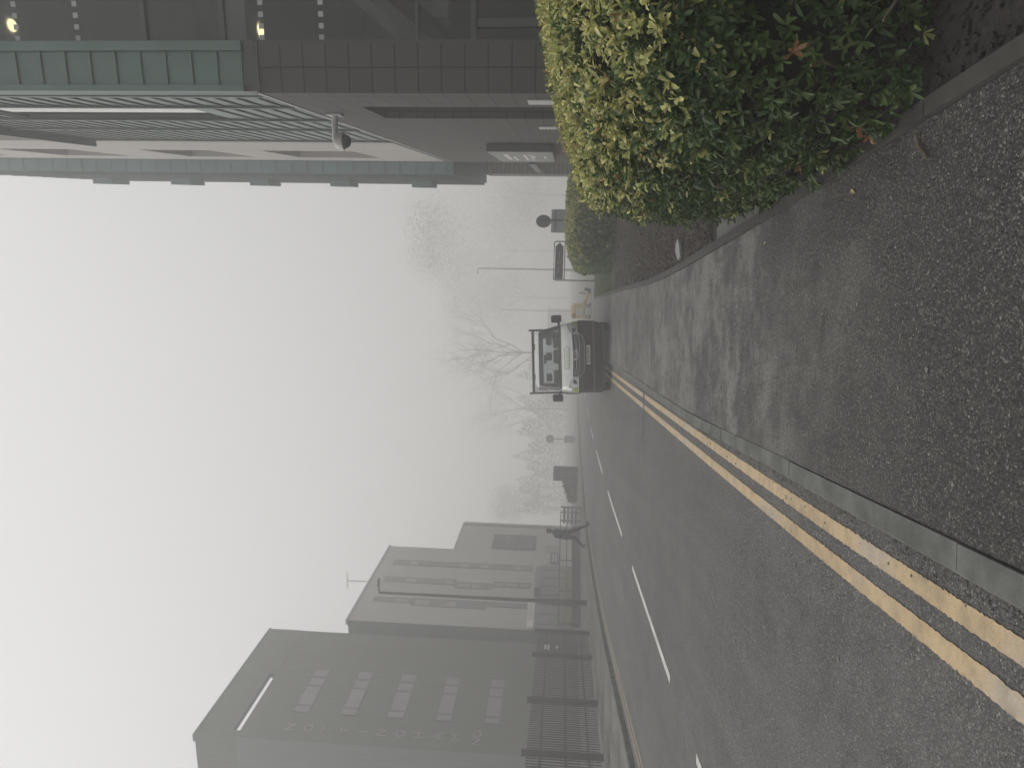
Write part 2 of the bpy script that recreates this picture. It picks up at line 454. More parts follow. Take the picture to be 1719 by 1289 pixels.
M['chrome'] = mat('chrome_trim', (0.50, 0.51, 0.52), 0.25, metal=1.0, var=0.04)
M['screen_glass'] = glass('windscreen_glass', (0.80, 0.85, 0.86), 0.02, 1.2)
M['seat'] = mat('dark_seat_fabric', (0.035, 0.037, 0.042), 0.85, var=0.15)
M['cab_inner'] = mat('grey_cab_interior', (0.11, 0.115, 0.12), 0.7, var=0.1)
M['headlamp'] = mat('headlamp_lens', (0.36, 0.38, 0.40), 0.08, metal=0.5, var=0.3, scale=14)
M['plate'] = mat('number_plate', (0.66, 0.66, 0.62), 0.4, var=0.04)
M['hivis'] = mat('lime_marker', (0.27, 0.32, 0.075), 0.45, var=0.1)
M['sticker'] = mat('bonnet_sticker', (0.62, 0.67, 0.61), 0.4, var=0.05)
M['sticker_ink'] = mat('sticker_green_ink', (0.13, 0.20, 0.145), 0.5, var=0.05)
M['digger'] = mat('yellow_machine_paint', (0.64, 0.53, 0.27), 0.5, var=0.12)
M['digger_red'] = mat('red_machine_decal', (0.36, 0.18, 0.15), 0.5, var=0.1)
M['navy'] = mat('navy_jacket_cloth', (0.028, 0.034, 0.062), 0.85, var=0.15, scale=8)
M['trouser'] = mat('dark_trouser_cloth', (0.020, 0.019, 0.020), 0.85, var=0.15, scale=8)
M['skin'] = mat('skin', (0.24, 0.165, 0.13), 0.55, var=0.08)
M['hair'] = mat('dark_hair', (0.018, 0.014, 0.012), 0.7, var=0.2, scale=20)
M['shoe'] = mat('dark_shoe', (0.018, 0.016, 0.016), 0.6, var=0.1)
M['sign_back'] = mat('sign_back_metal', (0.10, 0.103, 0.108), 0.6, var=0.08)
M['grey_box'] = mat('grey_panel_paint', (0.30, 0.31, 0.325), 0.55, var=0.06)
M['red'] = mat('red_paint', (0.42, 0.10, 0.08), 0.5, var=0.1)
M['fogged_red'] = mat('fogged_red_paint', (0.36, 0.27, 0.26), 0.6, var=0.1)  # red paled in the colour itself so it looks faint in the fog
M['panel_back'] = mat('pale_sign_back', (0.46, 0.475, 0.50), 0.5, var=0.05)
M['gum'] = mat('pale_gum', (0.20, 0.195, 0.175), 0.8, var=0.15)
M['dryleaf'] = mat('fallen_leaf', (0.50, 0.44, 0.20), 0.6, var=0.25, scale=30)
M['cone_yellow'] = mat('dull_olive', (0.13, 0.13, 0.07), 0.7, var=0.1)
M['iron'] = mat('cast_iron', (0.022, 0.022, 0.022), 0.6, var=0.2)

# ---------------------------------------------------------------- ground, road, pavements
def curve(pts):
    ys = np.array([p[1] for p in pts], float); xs = np.array([p[0] for p in pts], float)
    d = np.gradient(xs, ys)
    def f(y):
        y = np.asarray(y, float)
        i = np.clip(np.searchsorted(ys, y) - 1, 0, len(ys) - 2)
        h = ys[i + 1] - ys[i]; t = np.clip((y - ys[i]) / h, 0, 1)
        return ((2*t**3 - 3*t**2 + 1) * xs[i] + (t**3 - 2*t**2 + t) * h * d[i] + (-2*t**3 + 3*t**2) * xs[i+1] + (t**3 - t**2) * h * d[i+1])
    return f

KERB = curve([(-1.02, -8), (-0.72, 0), (-0.62, 2.3), (-0.53, 4.25), (-0.37, 7.6), (-0.04, 12), (0.36, 17), (0.76, 21.5), (1.45, 28), (2.3, 34), (4.0, 45)])
FAR = curve([(-5.2, -8), (-5.75, 2), (-6.2, 8), (-6.5, 12.5), (-6.7, 15.2), (-7.1, 21), (-7.22, 27), (-7.1, 32), (-6.85, 35.5), (-5.5, 43.4), (-3.7, 52), (-1.0, 62), (3.0, 75)])
MID = curve([(-3.95, -8), (-3.75, 3), (-3.68, 7.2), (-3.62, 9), (-3.44, 13.8), (-3.08, 21.4), (-2.55, 28.7), (-2.0, 34.4), (-0.5, 45), (2.0, 58)])
EDGE = curve([(0.80, -8), (1.0, 2), (1.05, 2.7), (1.11, 3.9), (1.17, 5), (1.28, 6.7), (1.45, 9.1), (2.37, 17.8), (3.53, 28.5), (3.95, 32.4)])
ZR = -0.10

def sheet(name, left, right, y0, y1, z, m, step=0.5, kind='structure', zfun=None):
    ys = np.arange(y0, y1 + 1e-6, step)
    b = MB(); vs = []; fs = []
    for i, y in enumerate(ys):
        for x in (left(y), right(y)):
            vs.append((float(x), float(y), z))
    for i in range(len(ys) - 1):
        fs.append((2*i, 2*i+1, 2*i+3, 2*i+2))
    b.add(vs, fs)
    o = b.build(name, m)
    o['kind'] = kind
    return o

b = MB(); b.add([(-300, -300, -0.115), (300, -300, -0.115), (300, 300, -0.115), (-300, 300, -0.115)], [(0, 1, 2, 3)])
b.build('ground', M['soil'])['kind'] = 'structure'
b = MB(); b.add([(-60, -12, ZR), (90, -12, ZR), (90, 110, ZR), (-60, 110, ZR)], [(0, 1, 2, 3)])
b.build('road', M['road'])['kind'] = 'structure'

# near pavement: slab from kerb back edge to edging
KW = 0.125
def slab(name, left, right, y0, y1, z, m, step=0.5, skirt=True):
    ys = np.arange(y0, y1 + 1e-6, step)
    b = MB(); n = len(ys); vs = []; fs = []
    for y in ys:
        l, r_ = float(left(y)), float(right(y))
        vs += [(l, y, z), (r_, y, z), (r_, y, -0.112), (l, y, -0.112)]
    for i in range(n - 1):
        a, c = 4*i, 4*i+4
        fs += [(a, a+1, c+1, c), (a+1, a+2, c+2, c+1), (a+3, a, c, c+3)]
    fs += [(0, 3, 2, 1), (4*n-4, 4*n-3, 4*n-2, 4*n-1)]
    b.add(vs, fs)
    o = b.build(name, m); o['kind'] = 'structure'
    return o
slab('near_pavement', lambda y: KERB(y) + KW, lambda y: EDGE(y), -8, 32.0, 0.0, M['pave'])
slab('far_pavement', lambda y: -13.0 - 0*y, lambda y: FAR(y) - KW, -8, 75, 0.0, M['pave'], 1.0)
b = MB(); b.box((-60, -8, -0.113), (-13.0, 75, 0.004)); b.build('yard', M['strip'])['kind'] = 'structure'

def kerb_line(name, f, side, y0, y1, ln, height, drop=None):
    b = MB(); y = y0
    while y < y1:
        d = 1.0
        x0, x1 = float(f(y)), float(f(y + ln))
        ca = math.cos(math.atan2(x1 - x0, ln))
        g = 0.006
        h0 = h1 = height
        if drop: h0, h1 = drop(y, height), drop(y + ln, height)
        jz = random.uniform(-0.004, 0.004); jx = random.uniform(-0.005, 0.005)
        s = side
        ya, yb = y + g * 0.5, y + ln - g * 0.5
        prof = [(0.0, -0.02), (0.008, -0.0), (0.02, 0.0), (KW - 0.002, 0.0)]
        A = [(x0 + jx, ya, ZR - 0.01), (x0 + s*0.012 + jx, ya, ZR + h0 - 0.016 + jz), (x0 + s*0.028 + jx, ya, ZR + h0 + jz), (x0 + s*(KW - 0.003) + jx, ya, ZR + h0 + jz), (x0 + s*(KW - 0.003) + jx, ya, ZR - 0.01)]
        B = [(x1 + jx, yb, ZR - 0.01), (x1 + s*0.012 + jx, yb, ZR + h1 - 0.016 + jz), (x1 + s*0.028 + jx, yb, ZR + h1 + jz), (x1 + s*(KW - 0.003) + jx, yb, ZR + h1 + jz), (x1 + s*(KW - 0.003) + jx, yb, ZR - 0.01)]
        b.add(A + B, [(0, 1, 6, 5), (1, 2, 7, 6), (2, 3, 8, 7), (3, 4, 9, 8), (4, 3, 2, 1, 0), (5, 6, 7, 8, 9)])
        y += ln
    o = b.build(name, M['kerb']); o['kind'] = 'structure'
    return o
kerb_line('near_kerb', KERB, 1, -7.5 + 0.055, 32, 0.905, 0.106)
kerb_line('far_kerb', FAR, -1, -7.5, 72, 0.905, 0.108)

def edging():
    b = MB(); ys = np.arange(-8, 32.01, 1.2)
    for i in range(len(ys) - 1):
        n = 4
        for k in range(n):
            ya, yb = ys[i] + 1.2*k/n, ys[i] + 1.2*(k+1)/n
            if k == 0: ya += 0.006
            xa, xb = float(EDGE(ya)), float(EDGE(yb))
            z = 0.022
            b.add([(xa, ya, -0.05), (xa + .004, ya, z), (xa + .075, ya, z), (xa + .08, ya, -0.05), (xb, yb, -0.05), (xb + .004, yb, z), (xb + .075, yb, z), (xb + .08, yb, -0.05)],
                  [(0, 1, 5, 4), (1, 2, 6, 5), (2, 3, 7, 6), (0, 3, 2, 1), (4, 5, 6, 7)])
    o = b.build('pavement_edging', M['edging']); o['kind'] = 'structure'
edging()

FACX = lambda y: 3.72 + 0.2551 * (y - 9.1)          # line of the office wall
BEDR = lambda y: np.where(np.asarray(y) < 9.1, 9.0, FACX(y) + 0.2)
slab('paved_strip', lambda y: EDGE(y) + 0.081, lambda y: 9.0 + 0*y, 4.6, 6.6, -0.004, M['strip'], 0.5)
b = MB(); b.box((1.30, 6.605, -0.10), (9.0, 6.635, 0.004)); b.build('bed_edging', M['edging'])['kind'] = 'structure'

def bumpy(name, left, right, y0, y1, z, m, nx, step, amp):
    ys = np.arange(y0, y1 + 1e-6, step); vs = []; fs = []
    for y in ys:
        l, r_ = float(left(y)), float(right(y))
        for k in range(nx + 1):
            a = 0 if k == 0 or k == nx else random.uniform(-amp, amp)
            vs.append((l + (r_ - l) * k / nx, y, z + a))
    for i in range(len(ys) - 1):
        for k in range(nx):
            a = i*(nx+1) + k
            fs.append((a, a+1, a+nx+2, a+nx+1))
    b = MB(); b.add(vs, fs); o = b.build(name, m, smooth=True); o['kind'] = 'structure'
bumpy('mulch_bed', lambda y: EDGE(y) + 0.081, BEDR, 6.64, 19.6, 0.004, M['mulch'], 40, 0.12, 0.014)
bumpy('planting_soil', lambda y: EDGE(y) + 0.081, lambda y: 9.0 + 0*y, -8, 4.59, 0.0, M['dark_soil'], 30, 0.25, 0.01)
bumpy('lawn', lambda y: EDGE(y) + 0.081, lambda y: FACX(y) + 0.3, 19.6, 31.8, 0.02, M['turf'], 16, 0.4, 0.02)
b = MB(); b.box((3.9, 31.9, -0.113), (11.5, 32.1, 0.03)); b.build('lawn_kerb', M['kerb'])['kind'] = 'structure'

def tri_scatter(name, pts, mk, m, label, cat):
    """many tiny loose pieces as one object"""
    v, f = [], []
    for p in pts:
        vs, fs = mk(p); n = len(v)
        v += vs; f += [tuple(i + n for i in q) for q in fs]
    b = MB(); b.v, b.f, b.mi = v, f, [0]*len(f)
    o = b.build(name, m)
    return tag(o, label, cat, kind='stuff')
def chip(p):
    a = random.uniform(0, 6.28); l, w_ = random.uniform(.005, .019), random.uniform(.0025, .007)
    t = random.uniform(-.5, .5); c, s = math.cos(a), math.sin(a); z = p[2]
    q = [(-l, -w_), (l, -w_*.7), (l*.9, w_), (-l*.8, w_*.8)]
    top = [(p[0] + c*x - s*y, p[1] + s*x + c*y, z + .008 + x*t*.5) for x, y in q]
    bot = [(x, y, zz - .012) for x, y, zz in top]
    return top + bot, [(0, 1, 2, 3), (0, 4, 5, 1), (1, 5, 6, 2), (2, 6, 7, 3), (3, 7, 4, 0)]
pts = []
for _ in range(9500):
    y = 6.68 + 12.5 * random.random()**1.7
    x = random.uniform(float(EDGE(y)) + .1, min(float(BEDR(y)), float(EDGE(y)) + 4.0))
    pts.append((x, y, .014))
tri_scatter('bark_chips', pts, chip, M['chip'], 'dark brown bark chips covering the mulch bed beside the pavement', 'bark chips')
pts = []
for _ in range(3500):
    y = -0.5 + 5.0 * random.random(); x = float(EDGE(y)) + .1 + 1.6*random.random()
    pts.append((x, y, .006))
tri_scatter('leaf_litter', pts, chip, M['dark_soil'], 'dark bark litter on the soil under the nearest hedge', 'leaf litter')
def stone(p):
    r_ = random.uniform(.002, .0055) if random.random() < .93 else random.uniform(.006, .011)
    vs = [(p[0] + r_*random.uniform(.7, 1.3)*dx, p[1] + r_*random.uniform(.7, 1.3)*dy, p[2] + r_*.8*dz + r_*.3) for dx, dy, dz in ((1, 0, 0), (-1, 0, 0), (0, 1, 0), (0, -1, 0), (0, 0, 1), (0, 0, -.6))]
    return vs, [(0, 2, 4), (2, 1, 4), (1, 3, 4), (3, 0, 4), (2, 0, 5), (1, 2, 5), (3, 1, 5), (0, 3, 5)]
pts = []
for _ in range(3600):
    y = 1.5 + 12 * random.random()**1.6
    pts.append((float(KERB(y)) - 0.01 - abs(random.gauss(0, .085)), y, ZR))
M['grit'] = mat('road_grit', (0.14, 0.125, 0.11), 0.85, var=0.5, scale=25)
tri_scatter('road_grit', pts, stone, M['grit'], 'loose grit gathered in the gutter along the near kerb', 'grit')
def blade(p):
    a = random.uniform(0, 6.28); h = random.uniform(.03, .08); w_ = .006; l = random.uniform(-.03, .03)
    c, s = math.cos(a), math.sin(a)
    return [(p[0] - c*w_, p[1] - s*w_, p[2]), (p[0] + c*w_, p[1] + s*w_, p[2]), (p[0] + l, p[1] + l*c, p[2] + h)], [(0, 1, 2)]
pts = []
for _ in range(9000):
    y = random.uniform(19.5, 31.7); pts.append((float(EDGE(y)) + .09 + 3.2*random.random()**1.3, y, .02))
M['grass'] = mat('grass_blade', (0.075, 0.115, 0.035), 0.7, var=0.3, scale=12)
tri_scatter('grass', pts, blade, M['grass'], 'short green grass on the verge beyond the small hedge', 'grass')

# painted lines: strips with slightly ragged edges
def line(name, f, off, width, y0, y1, m, rag=0.0022, step=0.014, z=ZR + 0.004, gap=None):
    ys = np.arange(y0, y1 + 1e-6, step); b = MB(); vs = []; fs = []
    for y in ys:
        x = float(f(y)) + off
        vs += [(x - width/2 + random.gauss(0, rag), y, z), (x + width/2 + random.gauss(0, rag), y, z)]
    for i in range(len(ys) - 1):
        if gap and gap[0] < ys[i] < gap[1]: continue
        fs.append((2*i, 2*i+1, 2*i+3, 2*i+2))
    b.add(vs, fs); o = b.build(name, m); o['kind'] = 'structure'
    return o
_y1 = np.polyfit([-6, 2.3, 3.0, 3.95, 5.3, 8.2, 11.5, 15, 19.5, 25, 31], [-0.90, -0.81, -0.76, -0.71, -0.61, -0.40, -0.235, -0.02, 0.33, 0.76, 1.4], 4)
_y2 = np.polyfit([-6, 2.3, 2.8, 3.6, 5.0, 6.6, 8.9, 11.6, 15.5, 19.5, 25, 31], [-1.10, -0.985, -0.945, -0.90, -0.81, -0.70, -0.55, -0.40, -0.18, 0.11, 0.55, 1.2], 4)
YL1 = lambda y: np.polyval(_y1, y)
YL2 = lambda y: np.polyval(_y2, y)
line('yellow_line', YL1, 0, 0.085, -6, 31, M['yellow'], gap=(12.62, 12.86))
line('yellow_line', YL2, 0, 0.085, -6, 31, M['yellow'], gap=(12.62, 12.8))
FYL = curve([(-5.0, -6), (-6.0, 10), (-6.25, 12.5), (-6.5, 15.5), (-6.85, 20), (-6.98, 25), (-6.95, 29), (-6.72, 33), (-6.5, 36), (-5.2, 43), (-3.4, 52)])
M['faded_yellow'] = paint_line('faded_yellow_paint', (0.34, 0.275, 0.20), (0.12, 0.11, 0.095), 0.7)
line('far_yellow_line', FYL, 0.0, 0.07, -6, 50, M['faded_yellow'], step=0.2)
line('far_yellow_line', FYL, 0.17, 0.07, -6, 50, M['faded_yellow'], step=0.2)
for (ya, yb) in ((-3.0, -1.0), (3.0, 7.25), (9.0, 13.8), (16.2, 21.3), (24.1, 28.7), (31.4, 34.6), (37.5, 41), (44, 47.5)):
    line('centre_dash', MID, 0, 0.10, ya, yb, M['white_line'], rag=0.0025)
# cut across the gutter with a dark channel
def channel():
    b = MB(); n = 18; vs = []; fs = []
    for i in range(n + 1):
        x = -0.95 + 1.02 * i / n
        yc = 12.72 + 0.02*math.sin(i*1.3); h = 0.085 + random.uniform(-.03, .03)
        vs += [(x, yc - h, ZR + 0.003), (x, yc + h, ZR + 0.003)]
    fs = [(2*i, 2*i+2, 2*i+3, 2*i+1) for i in range(n)]
    b.add(vs, fs); b.build('road_patch', M['iron'])['kind'] = 'structure'
channel()

# ---------------------------------------------------------------- office on the right
A1 = math.atan2(0.96896, 0.24721)
LN = 16.1
Z1 = 5.42
off = empty('office_building', (3.72, 9.1, 0), A1, 'dark brick office with green metal upper floors and a glazed front, beside the hedge', 'office building')
# local x runs along the wall away from the camera, local y points out to the road; the wall stands at y = 0
def part(bm_, name, m, parent=off, **k): return bm_.build(name, m, parent, **k)
# brick ground storey with a tall window slot
W0, W1, WT = 1.36, 2.85, 4.46
b = MB()
b.box((0, -0.60, -0.1), (W0, 0, Z1)); b.box((W0, -0.60, WT), (W1, 0, Z1)); b.box((W1, -0.60, -0.1), (LN, 0, Z1))
brick = part(b, 'brick_wall', M['brick'])
def window(parent, x0, x1, z0, z1, y, fw_=0.06, dep=0.08, glass_m=None, frame_m=None, bars=()):
    f = MB()
    f.box((x0, y - dep, z0), (x0 + fw_, y, z1)); f.box((x1 - fw_, y - dep, z0), (x1, y, z1))
    f.box((x0 + fw_, y - dep, z1 - fw_), (x1 - fw_, y, z1)); f.box((x0 + fw_, y - dep, z0), (x1 - fw_, y, z0 + fw_))
    for q in bars: f.box((x0 + fw_, y - dep, q - fw_/2), (x1 - fw_, y - 0.004, q + fw_/2))
    fo = f.build('window', frame_m or M['dark_frame'], parent)
    g = MB(); g.box((x0 + fw_, y - dep*.6, z0 + fw_), (x1 - fw_, y - dep*.5, z1 - fw_)); g.build('pane', glass_m or M['dark_glass'], fo)
    return fo
window(off, W0 + .004, W1 - .004, 0.0, WT - .004, -0.28)
# parapet flashing between brick and metal cladding
b = MB(); b.box((0.0, -0.58, Z1 + .002), (LN, 0.012, Z1 + .04)); part(b, 'flashing', M['flash'])
b = MB(); b.box((-0.02, -0.62, Z1 + .002), (-0.001, 0.0, Z1 + .04)); part(b, 'front_trim', M['dark_frame'])
b = MB(); b.box((-0.01, -0.64, Z1 + .047), (LN, -0.02, Z1 + .19)); part(b, 'shadow_gap', M['dark_frame'])
ZC = Z1 + 0.2
# green corner block: seamed front face, framed
GT = 13.1
b = MB(); b.box((0.0, -0.62, ZC), (0.40, -0.022, GT)); part(b, 'corner_block', M['green_dark'])
b = MB()
z = ZC + .02
while z < GT - .3:
    b.box((-0.022, -0.50, z), (-0.002, -0.095, z + .315))
    b.box((-0.05, -0.50, z + .316), (-0.002, -0.095, z + .338))
    z += .345
part(b, 'cladding_panel', M['green'], bevel=0.003)
b = MB(); b.box((-0.07, -0.62, ZC), (-0.002, -0.505, GT)); part(b, 'corner_trim', M['green'])
b = MB(); b.box((-0.07, -0.09, ZC), (-0.002, -0.012, GT)); part(b, 'corner_trim', M['green'])
# green side: posts and fins in front of pale panels
GE = 8.1
b = MB(); b.box((0.41, -0.60, ZC), (1.84, -0.05, GT)); b.box((1.84, -0.60, ZC), (3.5, -0.05, 7.45)); b.box((1.84, -0.60, 11.3), (3.5, -0.05, GT)); b.box((3.5, -0.60, ZC), (GE, -0.05, GT))
part(b, 'pale_panel', M['green_pale'])
posts = (0.47, 1.70, 3.50, 5.30, 8.02)
for x in posts:
    b = MB(); b.box((x - .05, -0.049, ZC), (x + .05, -0.006, GT)); part(b, 'post', M['green_dark'])
for i in range(len(posts) - 1):
    x0, x1 = posts[i] + .055, posts[i+1] - .055
    z = ZC + .16
    while z < GT - .1:
        if not (i == 1 and 7.3 < z < 11.35):
            b = MB(); b.box((x0, -0.049, z), (x1, -0.027, z + .045)); part(b, 'fin', M['fin'])
        z += .31
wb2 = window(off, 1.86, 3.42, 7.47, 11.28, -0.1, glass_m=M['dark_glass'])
b = MB(); b.box((2.1, -0.098, 7.6), (2.95, -0.09, 11.2)); b.build('sky_sliver', M['white'], wb2)  # white board added as the bright sky sliver in the glass
b = MB(); b.box((-0.05, -0.64, GT + .002), (GE, 0.13, GT + .12)); part(b, 'roof_edge', M['green_dark'])
# rendered taller block behind, with recessed windows
HT = 24.0
wz = [(7.5, 10.2), (11.75, 13.9), (16.0, 18.3), (20.2, 22.5)]
b = MB()
b.box((GE + .01, -0.6, ZC), (11.2, -0.004, HT)); b.box((14.3, -0.6, ZC), (LN, -0.004, HT))
zz = ZC
for a, c in wz:
    b.box((11.2, -0.6, zz), (14.3, -0.004, a)); zz = c
b.box((11.2, -0.6, zz), (14.3, -0.004, HT))
b.box((GE - 6.5, -8.0, GT + .2), (GE + .009, -1.2, HT))
part(b, 'rendered_wall', M['render_pink'])
for a, c in wz: window(off, 11.204, 14.296, a + .004, c - .004, -0.26, glass_m=M['b1_window'], frame_m=M['steel'], fw_=.09)
# projecting seamed blue-green bay with fins at the far end
b = MB(); b.box((LN + .002, -3.0, ZC - .25), (LN + 10.6, 0.43, HT)); part(b, 'projecting_bay', M['bluegreen'])
b = MB(); z = ZC
while z < HT - .4:
    b.box((LN - .02, 0.03, z), (LN + .001, 0.42, z + .50)); b.box((LN - .05, 0.03, z + .502), (LN + .001, 0.42, z + .53)); z += .56
part(b, 'cladding_panel', M['bluegreen'])
for k in range(12):
    b = MB(); x = LN + .25 + k*.85; b.box((x, 0.432, ZC - .25), (x + .07, 0.55, HT)); part(b, 'post', M['green_dark'])
for k in range(5):
    b = MB(); z = 6.9 + 3.4*k; b.box((LN + 3.9, 0.56, z), (LN + 5.2, 0.80, z + .8)); part(b, 'window_box', M['bluegreen'])
# recessed glazed entrance and stone end wall below the bay
b = MB(); b.box((LN + .01, -3.0, -0.1), (LN + 7.6, -0.5, ZC - .26)); part(b, 'dark_glazing', M['dark_glass'])
for k in range(5):
    b = MB(); x = LN + .5 + 1.5*k; b.box((x, -0.498, -0.1), (x + .08, -0.40, ZC - .27)); part(b, 'mullion', M['dark_frame'])
b = MB(); b.box((LN + .2, -0.498, 2.5), (LN + 7.5, 0.05, 2.75)); part(b, 'canopy', M['dark_frame'])
b = MB(); b.box((LN + 7.61, -3.0, -0.1), (LN + 10.4, 0.1, ZC - .45)); part(b, 'stone_wall', M['gabion'])
# glazed front on the right of the brick pier (faces the camera): local -x side, running to local -y
GX = 0.12
def frontbox(y0, y1, z0, z1, x0=GX, x1=GX + .1): 
    b = MB(); b.box((x0, y0, z0), (x1, y1, z1)); return b
gl = MB(); gl.box((GX + .045, -9.5, -0.1), (GX + .055, -0.61, 13.0)); part(gl, 'glazing', M['glazing'])
for zc, h in ((2.62, .07), (5.93, .08), (7.0, .08), (9.7, .09), (3.35, .04)):
    part(frontbox(-9.5, -0.61, zc - h/2, zc + h/2, GX - .02, GX + .044), 'mullion', M['dark_frame'])
for yy in (-0.86, -2.1, -3.6, -5.1, -6.6, -8.1):
    part(frontbox(yy - .05, yy + .05, -0.1, 2.57), 'mullion', M['dark_frame'])
    if yy < -2: part(frontbox(yy - .03, yy + .03, 2.67, 13.0), 'mullion', M['dark_frame'])
part(frontbox(-0.66, -0.602, -0.1, 13.0, GX - .03, GX + .12), 'mullion', M['dark_frame'])
# inside: floors, ceilings, back wall, brace
b = MB(); b.box((6.5, -9.5, -0.1), (6.7, -0.62, 13)); part(b, 'inner_wall', M['interior'])
for zf, zt in ((5.75, 6.05), (9.5, 9.9)):
    b = MB(); b.box((0.45, -9.5, zf), (6.49, -0.62, zt)); part(b, 'ceiling', M['ceiling'])
b = MB(); b.box((0.4, -9.5, -0.1), (6.49, -0.62, 0.0)); part(b, 'inner_floor', M['interior_dark'])
b = MB(); b.box((0.8, -2.8, 0.0), (6.4, -0.63, 3.0)); b.box((1.2, -9.4, 0), (6.4, -3.4, 2.4)); part(b, 'inner_partition', M['interior_dark'])
b = MB(); b.tube([(0.42, -0.55, 3.25), (0.42, -2.6, 5.75)], 0.14, 4); part(b, 'brace', M['interior'])
b = MB(); b.tube([(0.62, -0.70, 3.0), (0.62, -2.9, 5.6)], 0.12, 4); part(b, 'brace', M['interior_dark'])
b = MB(); b.box((0.45, -9.5, 3.0), (6.4, -1.0, 3.2)); part(b, 'inner_floor', M['interior'])
for x, y, z in ((1.0, -1.05, 9.49), (0.9, -0.95, 5.74), (1.0, -3.2, 9.49), (0.9, -3.1, 5.74), (2.8, -2.0, 5.74)):
    b = MB(); b.lathe([(0.08, z - .018), (0.085, z - .004)], 16, 0, Matrix.Translation((x, y, 0))); part(b, 'ceiling_light', M['lamp'])
# white squares on the glass
b = MB()
for zc in (8.80, 7.95, 5.42, 4.62):
    for k in range(14):
        y = -0.70 - .14*k
        b.box((GX + .040, y - .033, zc - .033), (GX + .0445, y + .033, zc + .033))
part(b, 'glass_marking', M['dots'])

# things on the office wall
def on_wall(s, z, o=0.0):
    d = Vector((0.24721, 0.96896)); n = Vector((-0.96896, 0.24721))
    p = Vector((3.72, 9.1)) + d*s + n*o
    return (p.x, p.y, z)
e = empty('wall_sign', on_wall(9.85, 1.74, 0.03), A1, 'large light grey sign panel with white lettering on the dark brick wall', 'sign')
b = MB(); b.box((-2.06, 0, 0), (2.06, 0.16, 1.56)); b.build('sign_box', M['dark_frame'], e)
b = MB(); b.box((-2.05, 0.161, 0.01), (2.05, 0.172, 1.55)); b.build('sign_face', M['sign_grey'], e)
b = MB()
for x0, x1, z0, z1 in ((-0.9, 1.2, 1.14, 1.24), (-1.3, 0.3, 1.0, 1.06), (-1.0, 0.9, .70, .76), (-1.2, 1.0, .56, .60), (-1.2, -1.1, .5, .78), (.9, 1.0, .5, .78), (-.2, .6, .48, .54), (-.3, .15, .20, .26), (.3, .5, .20, .26)):
    b.box((-x1, 0.173, z0), (-x0, 0.178, z1))
b.build('lettering', M['white'], e)
for s, z0, z1, wd, lab in ((0.7, 1.38, 1.94, 0.085, 'taller pale notice strip at the brick corner, just above the hedge'), (4.15, 1.53, 1.92, 0.05, 'short pale notice strip on the brick wall right of the large grey sign')):
    e = empty('notice_plate', on_wall(s, z0, 0.003), A1, lab, 'notice')
    b = MB(); b.box((-.2, 0, 0), (.2, .02, z1 - z0)); b.build('plate', M['white_plastic'], e, bevel=.004)
    b = MB()
    for k in range(4): b.box((-.13, .0205, .05 + .07*k), (.13, .0225, .065 + .07*k))
    b.build('marking', M['grey_box'], e)
e = empty('security_camera', on_wall(2.23, 5.15, 0.002), A1, 'white dome security camera on a bracket below the green cladding', 'camera')
b = MB(); b.box((-.11, 0, -.12), (.11, .035, .12)); b.build('wall_plate', M['white_plastic'], e, bevel=.008)
b = MB(); b.tube([(0, .03, .0), (0, .2, .01), (0, .40, .015), (0, .43, -.01)], [.06, .048, .045, .05], 12); b.build('arm', M['white_plastic'], e, smooth=True)
b = MB(); b.lathe([(.05, .02), (.11, -.0), (.135, -.05), (.14, -.10), (.14, -.135), (.13, -.14)], 24, 0, Matrix.Translation((0, .42, -.0))); b.build('housing', M['white_plastic'], e, smooth=True)
b = MB(); b.lathe([(.112, -.141), (.108, -.18), (.085, -.22), (.05, -.24), (.01, -.248)], 24, 0, Matrix.Translation((0, .42, 0))); b.build('dome', M['smoke'], e, smooth=True)

